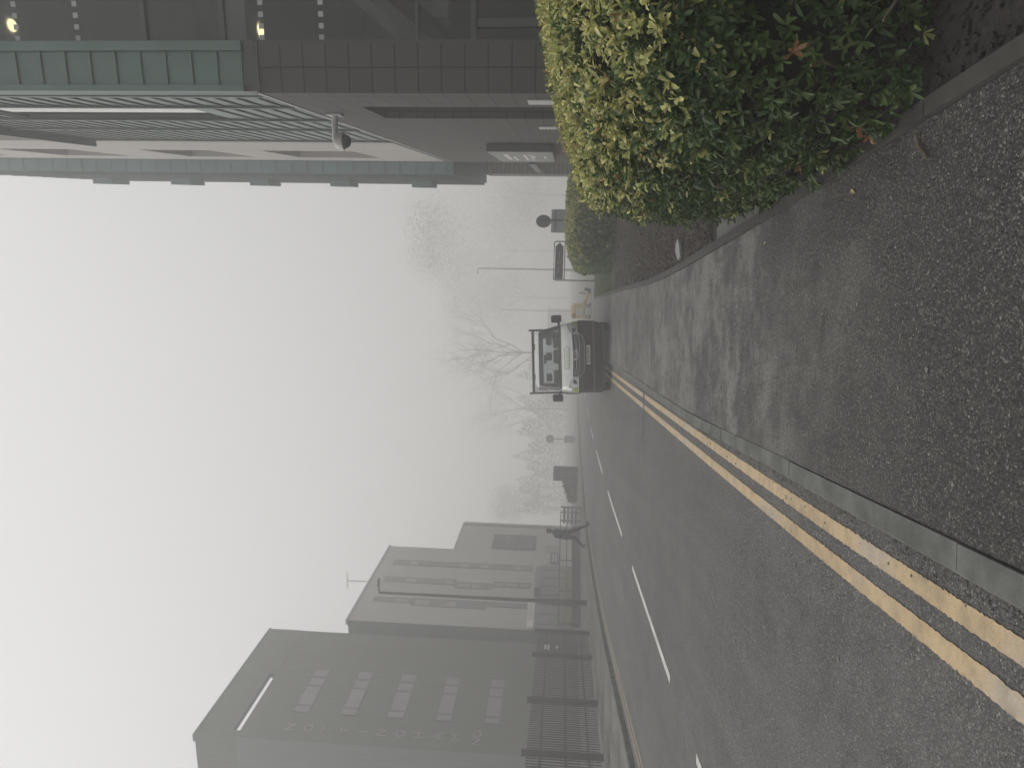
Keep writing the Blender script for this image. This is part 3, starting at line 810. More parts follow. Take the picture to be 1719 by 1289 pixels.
# ---------------------------------------------------------------- hedges
def make_leaves(anchors, axes, cols, nper, length, width, rnd, droop=0.25):
    n = len(anchors)
    P = np.repeat(anchors, nper, 0); Ax = np.repeat(axes, nper, 0); Cc = np.repeat(cols, nper, 0)
    k = np.tile(np.arange(nper), n)
    t = RNG.normal(size=P.shape); t -= (t*Ax).sum(1, keepdims=True)*Ax
    # even spread of the whorl round its axis
    base = np.repeat(RNG.normal(size=(n, 3)), nper, 0)
    u = base - (base*Ax).sum(1, keepdims=True)*Ax; u /= np.linalg.norm(u, axis=1, keepdims=True)
    v = np.cross(Ax, u)
    ang = (k/nper)*2*np.pi + RNG.normal(0, .35, len(k))
    rad = u*np.cos(ang)[:, None] + v*np.sin(ang)[:, None]
    op = np.clip(RNG.normal(.85, .38, len(k)), .15, 1.7)
    d = Ax*np.cos(op)[:, None] + rad*np.sin(op)[:, None]
    side = np.cross(d, Ax); side /= np.linalg.norm(side, axis=1, keepdims=True) + 1e-9
    tw = RNG.normal(0, .35, len(k)); up = np.cross(side, d)
    side = side*np.cos(tw)[:, None] + up*np.sin(tw)[:, None]; up = np.cross(side, d)
    L = (length*np.clip(RNG.normal(1, .32, len(k)), .4, 1.8))[:, None]; W = (width*np.clip(RNG.normal(1, .2, len(k)), .5, 1.5))[:, None]
    dr = (-up*.5 + np.array([0, 0, -1.0])*.5)
    cup = up*W*.35
    p0 = P
    pl1 = P + d*L*.38 + side*W*.72 + cup; pr1 = P + d*L*.38 - side*W*.72 + cup; pc1 = P + d*L*.38
    pl2 = P + d*L*.80 + side*W*.95 + cup + dr*L*droop*.4; pr2 = P + d*L*.80 - side*W*.95 + cup + dr*L*droop*.4; pc2 = P + d*L*.76 + dr*L*droop*.4
    tip = P + d*L + dr*L*droop
    V = np.stack([p0, pl1, pc1, pr1, pl2, pc2, pr2, tip], 1).reshape(-1, 3)
    o = (np.arange(len(P))*8)[:, None]
    F = [np.array(q)[None, :] + o for q in ((0, 2, 1), (0, 3, 2), (1, 2, 5), (1, 5, 4), (2, 3, 6), (2, 6, 5), (4, 5, 7), (5, 6, 7))]
    F = np.concatenate(F, 0)
    vary = np.clip(RNG.normal(1, .18, len(P)), .55, 1.6)[:, None]
    C0 = Cc*vary
    tipc = np.clip(C0*1.12, 0, 1)
    CV = np.stack([C0*.8, C0, C0*.9, C0, tipc, C0*.95, tipc, tipc], 1).reshape(-1, 3)
    return V, F, CV

def leaf_mesh(name, V, F, C, parent):
    me = bpy.data.meshes.new(name)
    me.vertices.add(len(V)); me.vertices.foreach_set('co', V.astype(np.float32).ravel())
    me.loops.add(F.size); me.loops.foreach_set('vertex_index', F.astype(np.int32).ravel())
    me.polygons.add(len(F)); me.polygons.foreach_set('loop_start', np.arange(0, F.size, 3, dtype=np.int32)); me.polygons.foreach_set('loop_total', np.full(len(F), 3, np.int32))
    a = me.color_attributes.new('leaf_col', 'FLOAT_COLOR', 'POINT')
    a.data.foreach_set('color', np.concatenate([C, np.ones((len(C), 1))], 1).astype(np.float32).ravel())
    me.update(); me.validate()
    return link(name, me, M['leaf'], parent)

def vnoise(p, sc, seed):
    q = p*sc + seed*13.7
    return (np.sin(q[:, 0]*1.7 + 1.3*np.sin(q[:, 1]*1.3)) + np.sin(q[:, 1]*1.9 + 1.1*np.sin(q[:, 2]*1.7)) + np.sin(q[:, 2]*2.1 + 1.2*np.sin(q[:, 0]*1.5)))/3

def hedge(name, c, half, zc, n, length, width, label, group, yellow, pw=2.6, twigs=120, open_front=True, layers=(1.0, .93, .84), ew=5.0, rz=0.0, gm=1.2):
    root = empty(name, (c[0], c[1], 0), rz, label, 'hedge', group)
    def rad_(q):
        h_ = (np.abs(q[..., 0])**ew + np.abs(q[..., 1])**ew)**(1/ew)
        return (h_**pw + np.abs(q[..., 2])**pw)**(-1/pw)
    hx, hy, hz = half
    d = RNG.normal(size=(n*3, 3)); d /= np.linalg.norm(d, axis=1, keepdims=True)
    d = d[d[:, 2]*hz*3.0 + zc > -.1][: n*2]
    rr = rad_(d)
    s = d*rr[:, None]
    lump = 1 + .045*vnoise(s*np.array(half), 3.1, 1) + .03*vnoise(s*np.array(half), 7.7, 2)
    hh = (np.abs(s[:, 0])**ew + np.abs(s[:, 1])**ew)**(1/ew) + 1e-9
    nor = np.stack([hh**(pw-1)*(np.abs(s[:, 0])/hh)**(ew-1)*np.sign(s[:, 0]), hh**(pw-1)*(np.abs(s[:, 1])/hh)**(ew-1)*np.sign(s[:, 1]), np.abs(s[:, 2])**(pw-1)*np.sign(s[:, 2])], 1)/np.array(half); nor /= np.linalg.norm(nor, axis=1, keepdims=True)
    lay = RNG.choice(layers, len(s), p=[.6, .25, .15])
    P = s*np.array(half)*(lump*lay*(1 + RNG.normal(0, .012, len(s))))[:, None]; P[:, 2] = np.where(P[:, 2] < 0, P[:, 2]*3.0, P[:, 2]) + zc
    hgt = np.clip(P[:, 2]/(zc + hz), 0, 1)
    keep = RNG.random(len(P)) < np.where(hgt > .62, 1.0, np.where(hgt < .12, .9, .74 + .26*np.clip((hgt - .25)/.37, 0, 1)*.8))
    keep &= P[:, 2] > 0.03
    if open_front:
        hole = vnoise(P, 2.3, 5)
        keep &= ~((hole > .35) & (hgt < .7) & (P[:, 1] < -.2) & (RNG.random(len(P)) < .45))
    P, nor, hgt, lay = P[keep][:n], nor[keep][:n], hgt[keep][:n], lay[keep][:n]
    ax = nor + np.array([0, 0, .35]) + RNG.normal(0, .38, P.shape); ax /= np.linalg.norm(ax, axis=1, keepdims=True)
    # young growth at the sunny top is yellow-green, older leaves below are deep green
    pr = np.clip((hgt - .50)/.35, 0, 1)*(.78 + .4*vnoise(P, 2.1, 9)) + .04
    pr *= np.where(lay > .95, 1, .35)
    isy = (RNG.random(len(P)) < pr*yellow)
    q = RNG.random((len(P), 1))
    green = np.array([.020, .050, .012])*(1 - q) + np.array([.070, .112, .026])*q
    green = green*gm
    yel = np.array([.24, .28, .08])*(1 - q) + np.array([.64, .59, .25])*q
    cols = np.where(isy[:, None], yel, green)
    br = RNG.random(len(P)) < .012
    cols[br] = np.array([.26, .13, .06])
    V, F, C = make_leaves(P, ax, cols, 6, length, width, 0)
    leaf_mesh('leaves', V, F, C, root)
    # dim inner mass of twigs
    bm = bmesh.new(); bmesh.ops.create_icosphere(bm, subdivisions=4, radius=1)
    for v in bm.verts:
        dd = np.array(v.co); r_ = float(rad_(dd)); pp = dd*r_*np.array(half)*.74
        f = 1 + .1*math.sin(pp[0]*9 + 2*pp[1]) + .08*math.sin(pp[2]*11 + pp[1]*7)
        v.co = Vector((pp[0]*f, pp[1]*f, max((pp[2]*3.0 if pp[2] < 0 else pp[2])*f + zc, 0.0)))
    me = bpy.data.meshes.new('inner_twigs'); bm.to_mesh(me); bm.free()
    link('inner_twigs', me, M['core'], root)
    b = MB()
    for _ in range(twigs):
        dd = RNG.normal(size=3); dd /= np.linalg.norm(dd); r_ = float(rad_(dd))
        e_ = dd*r_*np.array(half)*RNG.uniform(.86, .99); e_[2] = max(e_[2] + zc, .04)
        s_ = np.array([e_[0]*.6, e_[1]*.7, e_[2]*.55]); m_ = (s_ + e_)/2 + RNG.normal(0, .07, 3)
        b.tube([s_, m_, e_], [.006, .005, .003], 5)
    b.build('twigs', M['twig'], root)
    return root
h1 = hedge('hedge', (2.97, 4.45), (1.74, 2.02, .80), .72, 37000, .045, .0086, 'large near hedge with yellow tipped leaves overhanging the edge of the pavement', 'clipped hedges by the office', 1.05, 2.4, 260, ew=6.0, rz=R(-8))
h2 = hedge('hedge', (5.05, 21.0), (1.60, 1.55, .70), .64, 11000, .062, .016, 'smaller dark green hedge on the bed in front of the framed arrow sign', 'clipped hedges by the office', .9, 2.7, 20, False, gm=1.9)

# long bare stems showing in the open front of the near hedge
b = MB()
for a, m_, c in (((1.95, 2.98, 0.50), (1.75, 2.86, 0.72), (1.52, 2.84, 0.92)), ((1.75, 2.88, 0.72), (1.70, 2.80, 0.80), (1.72, 2.74, 0.86)), ((2.15, 3.0, .35), (2.08, 2.86, .5), (2.0, 2.78, .62)), ((1.35, 3.2, .3), (1.28, 3.0, .42), (1.22, 2.9, .5)), ((1.6, 2.9, .2), (1.42, 2.8, .24), (1.3, 2.74, .32))):
    b.tube([Matrix.Rotation(R(8), 3, 'Z') @ (Vector(q) - Vector((2.98, 4.50, 0))) + Vector((0, -.22, 0)) for q in (a, m_, c)], [.008, .006, .004], 6)
b.build('bare_stem', M['twig'], h1)

# ---------------------------------------------------------------- left: tall clad block, rendered block, fence
A2 = math.atan2(0.97342, 0.22904)
e1 = empty('tower_block', (-16.7, 32, 0), A2, 'tall grey green clad block with vertical lettering and an open slot below its roof', 'building')
H1 = 17.85
b = MB(); b.box((0, 0, -0.1), (8.73, 12, 15.9)); b.build('wall', M['clad_grey'], e1)
b = MB(); b.box((-0.05, -0.02, -0.1), (-0.004, 12, 15.9)); b.build('gable_wall', M['clad_green'], e1)
b = MB(); b.box((-0.05, -0.02, 16.24), (8.73, 0.28, H1)); b.box((-0.05, -0.02, 15.902), (0.42, 0.28, 16.238)); b.box((4.75, -0.02, 15.902), (8.73, 0.28, 16.238))
b.box((-0.05, 0.282, 15.902), (0.2, 12, H1)); b.box((8.48, 0.282, 15.902), (8.73, 12, H1))
b.build('roof_screen', M['clad_grey'], e1)
b = MB(); b.box((-0.08, -0.06, H1 + .002), (8.76, 0.31, H1 + .09)); b.build('coping', M['green_dark'], e1)
for zt, zb in ((13.97, 13.13), (11.62, 10.8), (9.32, 8.45), (6.95, 6.14), (4.6, 3.8)):
    f = MB()
    for x0, x1 in ((1.90, 2.42), (2.42, 3.92), (3.92, 4.62), (4.62, 5.34)):
        f.box((x0, -.035, zb), (x0 + .06, -.002, zt)); f.box((x1 - .06, -.035, zb), (x1 - .002, -.002, zt))
        f.box((x0 + .061, -.035, zt - .06), (x1 - .061, -.002, zt)); f.box((x0 + .061, -.035, zb), (x1 - .061, -.002, zb + .06))
    fo = f.build('window', M['dark_frame'], e1)
    for x0, x1 in ((1.96, 2.36), (2.48, 3.86), (3.98, 4.56), (4.68, 5.28)):
        g = MB(); g.box((x0, -.02, zb + .06), (x1, -.003, zt - .06)); g.build('pane', M['b1_window'], fo)
for k, ch in enumerate('NOTTINGHAM'):
    text_obj('letter', ch, .66, M['letter'], e1, (0.86, -.03, 13.62 - .875*k), (R(90), 0, 0), .012)
text_obj('letter', 'NO', .62, M['letter'], e1, (0.92, -.03, 4.78), (R(90), 0, 0), .012)

A3 = math.atan2(0.98040, 0.19704)
e2 = empty('rendered_building', (-14.45, 42, 0), A3, 'pale rendered building with narrow vertical strip windows and a stepped roof', 'building')
b = MB(); b.box((0, 0.004, -0.2), (10.65, 12, 13.72)); b.box((10.651, 0.004, -0.2), (15.5, 12, 8.86)); b.build('wall', M['render_grey'], e2)
b = MB(); b.box((-.04, 0, -0.2), (-.002, 12, 13.72)); b.build('side_wall', M['clad_green'], e2)
b = MB(); b.box((-.06, -.05, 13.722), (10.70, .3, 13.86)); b.box((10.705, -.05, 8.862), (15.56, .3, 8.98)); b.build('coping', M['grey_box'], e2)
b = MB(); b.box((15.2, -.12, -.2), (15.62, -.004, 8.85)); b.build('corner_strip', M['steel'], e2)
def strip(x0, x1, z0, z1, seed):
    f = MB(); f.box((x0, -.03, z0), (x1, -.002, z1)); fo = f.build('strip_window', M['win_dark'], e2)
    rr = random.Random(seed); z = z0 + .15
    while z < z1 - .5:
        h = rr.choice((.55, .7, .9)); 
        if rr.random() < .5:
            g = MB(); g.box((x0 + .08 + .0, -.04, z), (x0 + (x1 - x0)*.72, -.031, min(z + h, z1 - .1))); g.build('pane', M['win_mid'], fo)
        z += h + .12
strip(7.6, 8.4, 2.98, 12.9, 1); strip(5.02, 5.8, 8.02, 12.9, 2); strip(4.65, 5.48, 5.55, 8.0, 3); strip(5.06, 5.8, 3.0, 5.53, 4)
strip(2.35, 3.0, 10.42, 12.9, 5); strip(2.08, 3.05, 5.6, 10.4, 6); strip(2.42, 3.05, 3.12, 5.58, 7)
b = MB(); b.box((0.12, -.05, 0.0), (8.55, -.004, 2.5)); dg = b.build('shopfront', M['win_dark'], e2)
for k in range(7):
    b = MB(); b.box((.6 + 1.2*k, -.08, 0.0), (.68 + 1.2*k, -.051, 2.5)); b.build('mullion', M['dark_frame'], dg)
b = MB(); b.box((.3, -.075, .1), (8.3, -.055, .75)); b.build('lower_panel', M['twig'], dg)
b = MB(); b.box((3.8, -.75, 2.32), (6.78, -.06, 2.72)); b.build('canopy', M['win_dark'], e2)
b = MB(); b.box((10.7, -.02, 1.2), (12.05, -.002, 2.25)); b.build('window', M['win_mid'], e2)
def on_b2(s, z, o=0.0):
    d = Vector((0.19704, 0.98040)); n = Vector((0.98040, -0.19704)); p = Vector((-14.45, 42)) + d*s + n*o
    return (p.x, p.y, z)
e = empty('reception_sign', on_b2(1.7, 2.62, .05), A3, 'white RECEPTION name board over the dark shopfront', 'sign')
b = MB(); b.box((-1.58, -.04, 0), (1.58, 0, .40)); b.build('board', M['white'], e)
text_obj('lettering', 'RECEPTION', .38, M['grey_box'], e, (.22, -.045, .2), (R(90), 0, 0), .004, spacing=1.0)
e = empty('wall_banner', on_b2(12.23, 2.95, .06), A3, 'large dark banner with pale lettering on the lower part of the rendered building', 'banner')
b = MB(); b.box((-1.27, -.04, 0), (1.27, 0, 3.28)); b.build('board', M['sign_dark'], e)
text_obj('lettering', 'Nottingham', .42, M['letter'], e, (0.0, -.045, 2.2), (R(90), 0, 0), .004)
text_obj('lettering', 'Science', .40, M['letter'], e, (-.35, -.045, 1.72), (R(90), 0, 0), .004)
text_obj('lettering', 'Park', .40, M['letter'], e, (-.62, -.045, 1.25), (R(90), 0, 0), .004)
b = MB(); b.box((-1.0, -.05, .42), (-.2, -.041, .5)); b.box((-1.0, -.05, .28), (-.1, -.041, .36)); b.build('marking', M['letter'], e)
e = empty('wall_notice', on_b2(9.75, 1.2, .05), A3, 'small dark notice with two pale lines between shopfront and window', 'sign')
b = MB(); b.box((-.9, -.03, 0), (.9, 0, .6)); b.build('board', M['sign_dark'], e)
b = MB(); b.box((-.6, -.038, .36), (.6, -.031, .43)); b.box((-.6, -.038, .16), (.6, -.031, .23)); b.build('marking', M['white'], e)
e = empty('aerial', on_b2(5.2, 13.87, -.15), 0, 'thin television aerial standing on the roof of the rendered building', 'aerial')
b = MB(); b.tube([(0, 0, 0), (0, 0, 1.5)], .025, 6); b.build('mast', M['dark_steel'], e)
b = MB(); b.tube([(-.5, 0, 1.45), (.5, .1, 1.55)], .015, 5)
for k in range(6): b.tube([(-.45 + .18*k, -.25, 1.46 + .018*k), (-.45 + .18*k, .25, 1.46 + .018*k)], .01, 5)
b.build('crossbars', M['dark_steel'], e)

# palisade fence on the far pavement
e = empty('bar_fence', (-9.5, 27.6, 0), 0, 'dark vertical bar fence along the far pavement with small posts', 'fence')
py = [27.6, 25.15, 21.5, 18.4, 15.2, 12.0, 8.8]
for y in py:
    b = MB(); b.box((-.07, y - 27.6 - .06, 0), (.07, y - 27.6 + .06, 2.08)); b.box((-.085, y - 27.6 - .075, 2.081), (.085, y - 27.6 + .075, 2.11)); b.build('post', M['fence'], e)
for i in range(len(py) - 1):
    ya, yb = py[i+1] - 27.6 + .065, py[i] - 27.6 - .065
    b = MB(); n = int((yb - ya)/.128)
    for k in range(n):
        y = ya + (k + .5)*(yb - ya)/n
        b.box((-.007, y - .023, .06), (.007, y + .023, 1.98 + .02*(k % 2)))
    for z in (.35, .95, 1.6): b.box((-.04, ya, z), (-.0075, yb, z + .05))
    b.build('bar_panel', M['fence'], e)
e = empty('fence_notice', (-9.44, 25.55, 0.95), 0, 'small dark notice with pale lines fixed on the bar fence near its end', 'sign')
b = MB(); b.box((0, -.42, 0), (.02, .42, .95)); b.build('board', M['sign_dark'], e)
b = MB(); b.box((.021, -.1, .68), (.026, .34, .74)); b.box((.021, -.1, .57), (.026, .34, .63)); b.box((.021, .05, .26), (.026, .30, .32)); b.build('marking', M['white'], e)
e = empty('warning_sign', (-9.9, 26.2, 0.12), 0, 'red bordered triangular warning sign standing behind the bar fence', 'road sign')
def tri(r_, x): return [(x, r_*math.sin(a), .45 + r_*math.cos(a)) for a in (0, 2.0944, 4.18879)]
b = MB(); b.add(tri(.62, -.01) + tri(.62, .01), [(0, 1, 2), (3, 5, 4), (0, 3, 4, 1), (1, 4, 5, 2), (2, 5, 3, 0)]); b.build('border', M['red'], e)
b = MB(); b.add(tri(.40, .012) + tri(.40, .018), [(0, 1, 2), (3, 5, 4), (0, 3, 4, 1), (1, 4, 5, 2), (2, 5, 3, 0)]); b.build('face', M['white'], e)
b = MB(); b.box((-.03, -.03, -.12), (-.011, .03, .5)); b.build('stand', M['dark_steel'], e)

# street lamps
def lamp(loc, h, arm, label, m, s=1.0):
    e = empty('street_lamp', loc, 0, label, 'street lamp', 'street lamps in the fog')
    b = MB(); b.lathe([(.12*s, 0), (.12*s, 1.5), (.105*s, 1.56), (.075*s, 2.2), (.07*s, 2.6), (.05*s, h)], 14); b.build('pole', m, e, smooth=True)
    b = MB(); b.tube([(-.02, 0, h - .1), (0, 0, h - .02), (arm*.5, 0, h + .02)], .035*s, 8); b.build('arm', m, e, smooth=True)
    b = MB(); b.box((arm*.4, -.09, h - .02), (arm, .09, h + .06)); b.build('lamp_head', m, e, bevel=.02)
    b = MB(); b.box((-.05 - .1*s, -.06, .35), (-.07*s, .06, .95)); b.build('access_door', m, e)
    return e
lamp((-9.33, 30.83, 0), 9.1, .62, 'tall dark street lamp rising from the far pavement past the end of the fence', M['dark_steel'], 1.1)
lamp((10.2, 63, ZR), 9.2, -.5, 'faint grey lamp post showing above the framed arrow sign', M['steel'], 1.0)
lamp((10.0, 96, ZR), 10, -.5, 'faintest lamp post, lost in the fog right of the bare tree', M['steel'], 1.0)

# railing beyond the lamp
def rail_line(pts, h, label):
    e = empty('railing', (pts[0][0], pts[0][1], 0), 0, label, 'railing')
    o = Vector((pts[0][0], pts[0][1], 0))
    L = [Vector((*p, 0)) - o for p in pts]
    for z in (h, h*.68, h*.40):
        b = MB(); b.tube([p + Vector((0, 0, z)) for p in L], .028, 6); b.build('rail', M['dark_steel'], e)
    for i in range(len(L) - 1):
        n = max(1, int((L[i+1] - L[i]).length/1.7))
        for k in range(n + (i == len(L) - 2)):
            p = L[i].lerp(L[i+1], k/n); b = MB(); b.tube([p, p + Vector((0, 0, h + .02))], .035, 6); b.build('post', M['dark_steel'], e)
rail_line([(-12.3, 37.0), (-9.6, 39.3), (-7.7, 43.5)], 1.18, 'dark three bar railing between lamp post and rendered building')
e = empty('striped_barrier', (-7.6, 41.6, 0), R(-20), 'white and red striped barrier boards leaning at the railing', 'barrier')
for k in range(4):
    b = MB(); b.box((-.55, -.03 + .06*k, .25 + .22*k), (.5, 0 + .06*k, .39 + .22*k)); b.build('board', M['sign_grey'] if k != 2 else M['fogged_red'], e)
for x in (-.48, .42):
    b = MB(); b.box((x, .25, 0), (x + .06, .30, 1.2)); b.build('leg', M['dark_steel'], e)
e = empty('low_wall', (-10.6, 40.2, 0), R(58), 'low dark wall running along the foot of the railing', 'wall')
b = MB(); b.box((-3.2, .25, 0), (4.2, .5, .42)); b.build('wall', M['brick'], e)
b = MB(); b.box((-3.22, .22, .422), (4.22, .53, .48)); b.build('coping', M['kerb'], e)

e = empty('totem_sign', (-6.4, 52, -0.05), R(6), 'upright dark totem sign with vertical pale lettering on the far verge', 'sign')
b = MB(); b.box((-.53, -.06, 0), (.53, .06, 1.82)); b.build('board', M['sign_dark'], e, bevel=.01)
text_obj('lettering', 'Nottingham', .20, M['letter'], e, (-.16, -.066, .98), (R(90), R(-90), 0), .004)
text_obj('lettering', 'Science Park', .19, M['letter'], e, (.10, -.066, .98), (R(90), R(-90), 0), .004)
b = MB(); b.box((-.22, -.07, .12), (.12, -.061, .2)); b.build('marking', M['letter'], e)
# ---------------------------------------------------------------- trees and shrubs
def bare_tree(name, loc, h, spread, seed, label, cat='tree', group=None, depth=6, r0=.16, m=None):
    rr = random.Random(seed)
    e = empty(name, loc, 0, label, cat, group)
    m = m or M['bark']
    tb = MB()
    pts = [Vector((0, 0, 0))]
    for k in range(5):
        pts.append(pts[-1] + Vector((rr.gauss(0, .05), rr.gauss(0, .05), h*.42/5)))
    tb.tube(pts, [r0*1.25, r0, r0*.92, r0*.86, r0*.8, r0*.74], 9)
    tb.build('trunk', m, e, smooth=True)
    cb = MB()
    def grow(p, d, ln, r_, lev):
        q = [p]; dd = d.copy()
        nseg = 3
        for k in range(nseg):
            dd = (dd + Vector((rr.gauss(0, .16), rr.gauss(0, .16), rr.gauss(.05, .1)))).normalized()
            q.append(q[-1] + dd*ln/nseg)
        cb.tube(q, [r_, r_*.86, r_*.72, r_*.58], 5 if lev < 3 else 3, caps=False)
        if lev >= depth: return
        for k in range(3 if lev < depth - 1 else 4):
            t_ = rr.uniform(.35, 1.0); base = q[min(int(t_*nseg), nseg - 1)].lerp(q[min(int(t_*nseg) + 1, nseg)], t_*nseg % 1 if t_ < 1 else 1)
            ax = Vector((rr.gauss(0, 1), rr.gauss(0, 1), rr.gauss(0, .6))).normalized()
            nd = (dd + ax*rr.uniform(.55, 1.0)).normalized(); nd.z = nd.z*.8 + .12
            grow(base, nd.normalized(), ln*rr.uniform(.58, .80), max(r_*.56, .006), lev + 1)
    top = pts[-1]
    for k in range(6):
        a = k*1.05 + rr.uniform(-.3, .3)
        start = pts[rr.choice((3, 4, 5))]
        grow(start, Vector((math.cos(a)*spread, math.sin(a)*spread, rr.uniform(.7, 1.2))).normalized(), h*.27, r0*.5, 1)
    grow(top, Vector((0, 0, 1)), h*.26, r0*.62, 1)
    cb.build('crown', m, e)
    return e
G = 'trees fading into the fog'
bare_tree('bare_tree', (4.75, 105, -.05), 21.5, .85, 11, 'bare branching tree rising straight behind the van', group=G, depth=5)
bare_tree('bare_tree', (-4.6, 134, -.05), 20, .9, 23, 'smaller bare tree left of the tree behind the van', group=G, depth=5, r0=.12)
def leafy_tree(loc, h, rad, n, seed, label, col, twig=True):
    rng = np.random.default_rng(seed)
    e = bare_tree('tree', loc, h*.9, .6, seed, label, group=G, depth=3, r0=.2)
    d = rng.normal(size=(n, 3)); d /= np.linalg.norm(d, axis=1, keepdims=True)
    cl = np.clip(rng.normal(size=(26, 3)), -1.3, 1.3)*np.array([rad*.45, rad*.45, h*.18]) + np.array([0, 0, h*.62])
    pick = rng.integers(0, 26, n)
    P = cl[pick] + d*(rng.random((n, 1))**.45)*rad*.55
    ax = d + np.array([0, 0, .2]); ax /= np.linalg.norm(ax, axis=1, keepdims=True)
    q = rng.random((n, 1))
    V, F, C = make_leaves(P, ax, np.array(col)*(.6 + .8*q), 4, .26, .08, 0)
    leaf_mesh('foliage', V, F, C, e)
    return e
leafy_tree((36, 192, 0), 46, 14, 6000, 31, 'tall pale tree mass furthest right above the framed arrow sign', (.11, .115, .095))
leafy_tree((23, 188, 0), 35, 10.3, 4200, 32, 'dim rounded tree left of the tallest foggy tree', (.11, .115, .095))
leafy_tree((48, 180, 0), 24, 10.5, 3200, 33, 'faint reddish brown tree beside the stone end of the office', (.16, .12, .105))
leafy_tree((-30, 176, 0), 19, 5.4, 2200, 34, 'small round tree beyond the lower end of the rendered building', (.05, .065, .035))
def far_hedge(loc, half, n, label, seed):
    rng = np.random.default_rng(seed); e = empty('shrub_row', loc, 0, label, 'shrubs')
    P = (rng.random((n, 3))*2 - 1)*np.array([half[0], half[1], 0]); P[:, 2] = rng.random(n)**.7*half[2]*(1 + .18*np.sin(P[:, 0]*1.3) + .1*np.sin(P[:, 0]*3.1))
    ax = rng.normal(size=(n, 3)) + np.array([0, -.5, .8]); ax /= np.linalg.norm(ax, axis=1, keepdims=True)
    V, F, C = make_leaves(P, ax, np.array([.10, .11, .085])*(.6 + .8*rng.random((n, 1))), 4, .17, .06, 0)
    leaf_mesh('foliage', V, F, C, e)
    b = MB()
    for k in range(14): x = -half[0]*.95 + half[0]*1.9*k/13; b.tube([(x, 0, 0), (x + .1, 0, half[2]*.7)], [.05, .02], 6)
    b.build('stems', M['bark'], e)
far_hedge((-9, 125, 0), (13.6, 1.4, 7.4), 5200, 'long dim row of shrubs closing the far end of the road', 41)
far_hedge((-7.7, 52.6, 0), (.75, .4, .8), 700, 'low bush between the totem sign and the railing', 42)

# low far building
e = empty('far_building', (5, 140, 0), R(-4), 'low pale building barely visible through fog beyond the van', 'building')
b = MB(); b.box((-9, 0, 0), (10, 8, 4.2)); b.build('wall', M['render_grey'], e)
b = MB(); b.box((-9.2, -.2, 4.202), (10.2, 8.2, 4.5)); b.build('roof', M['grey_box'], e)
for k in range(5):
    b = MB(); b.box((-7.5 + 3.4*k, -.06, 1.0), (-5.8 + 3.4*k, -.004, 2.4)); b.build('window', M['win_dark'], e)
e = empty('red_road_sign', (-4.5, 60, ZR), 0, 'faint red and white road sign on a pole by the far bend', 'road sign')
b = MB(); b.tube([(0, 0, 0), (0, 0, 2.6)], .04, 8); b.build('pole', M['steel'], e)
b = MB(); b.lathe([(.34, -.01), (.34, .01)], 20, 0, Matrix.Translation((0, -.06, 2.3)) @ Matrix.Rotation(R(90), 4, 'X')); b.build('disc', M['fogged_red'], e)
b = MB(); b.box((-.3, -.05, .3), (.3, -.03, 1.1)); b.build('plate', M['grey_box'], e)

# ---------------------------------------------------------------- signs on the right
e = empty('arrow_sign', (5.52, 31.65, 0), R(-4), 'framed dark arrow sign pointing right, standing behind the small hedge', 'sign')
b = MB()
r_ = .09
def arc(cx, cz, a0, a1, n=5): return [(cx + r_*math.cos(R(a0 + (a1 - a0)*k/n)), 0, cz + r_*math.sin(R(a0 + (a1 - a0)*k/n))) for k in range(n + 1)]
b.tube([(-.85, 0, 0)] + arc(-.85 + r_, 1.87 - r_, 180, 90) + arc(.85 - r_, 1.87 - r_, 90, 0) + [(.85, 0, 0)], .026, 8)
b.tube([(-.85, 0, 1.40), (.85, 0, 1.40)], .022, 8)
b.build('frame', M['dark_steel'], e, smooth=True)
b = MB(); b.prism([(-.78, 1.46), (-.81, 1.49), (-.81, 1.79), (-.78, 1.82), (.62, 1.82), (.81, 1.64), (.62, 1.46)], -.012, .012, 0, Matrix.Rotation(R(90), 4, 'X')); b.build('arrow_board', M['sign_dark'], e)
b = MB(); b.lathe([(.105, -.004), (.105, .004)], 20, 0, Matrix.Translation((-.06, -.018, 1.64)) @ Matrix.Rotation(R(90), 4, 'X')); b.build('roundel', M['cone_yellow'], e)
b = MB()
for x0, x1, z in ((-.52, -.46, 1.66), (-.44, -.40, 1.66), (-.38, -.27, 1.66), (.14, .2, 1.63), (.22, .26, 1.63), (.28, .44, 1.63)): b.box((x0, -.017, z - .022), (x1, -.0125, z + .022))
b.build('marking', M['grey_box'], e)
e = empty('round_road_sign', (7.15, 31.0, 0), R(20), 'round road sign seen from behind on a dark post beyond the small hedge', 'road sign')
b = MB(); b.tube([(0, 0, 0), (0, 0, 2.6)], .04, 10); b.build('post', M['dark_steel'], e)
b = MB(); b.lathe([(.32, -.012), (.33, 0), (.32, .012)], 28, 0, Matrix.Translation((0, .06, 2.37)) @ Matrix.Rotation(R(90), 4, 'X')); b.build('disc', M['sign_back'], e)
b = MB(); b.box((-.22, .0, 2.45), (.22, .045, 2.49)); b.box((-.22, .0, 2.25), (.22, .045, 2.29)); b.build('bracket', M['dark_steel'], e)
e = empty('sign_panel', (7.22, 31.35, 0), R(6), 'square grey sign panel seen from behind, behind the round sign post', 'sign')
b = MB(); b.box((-.53, 0, .95), (.53, .02, 2.04)); b.build('panel', M['panel_back'], e)
b = MB(); b.box((-.45, -.03, 1.84), (.45, -.001, 1.88)); b.box((-.45, -.03, 1.15), (.45, -.001, 1.19)); b.build('bracket', M['sign_back'], e)
for x in (-.3, .3):
    b = MB(); b.tube([(x, .045, 0), (x, .045, 1.95)], .022, 8); b.build('post', M['sign_back'], e)

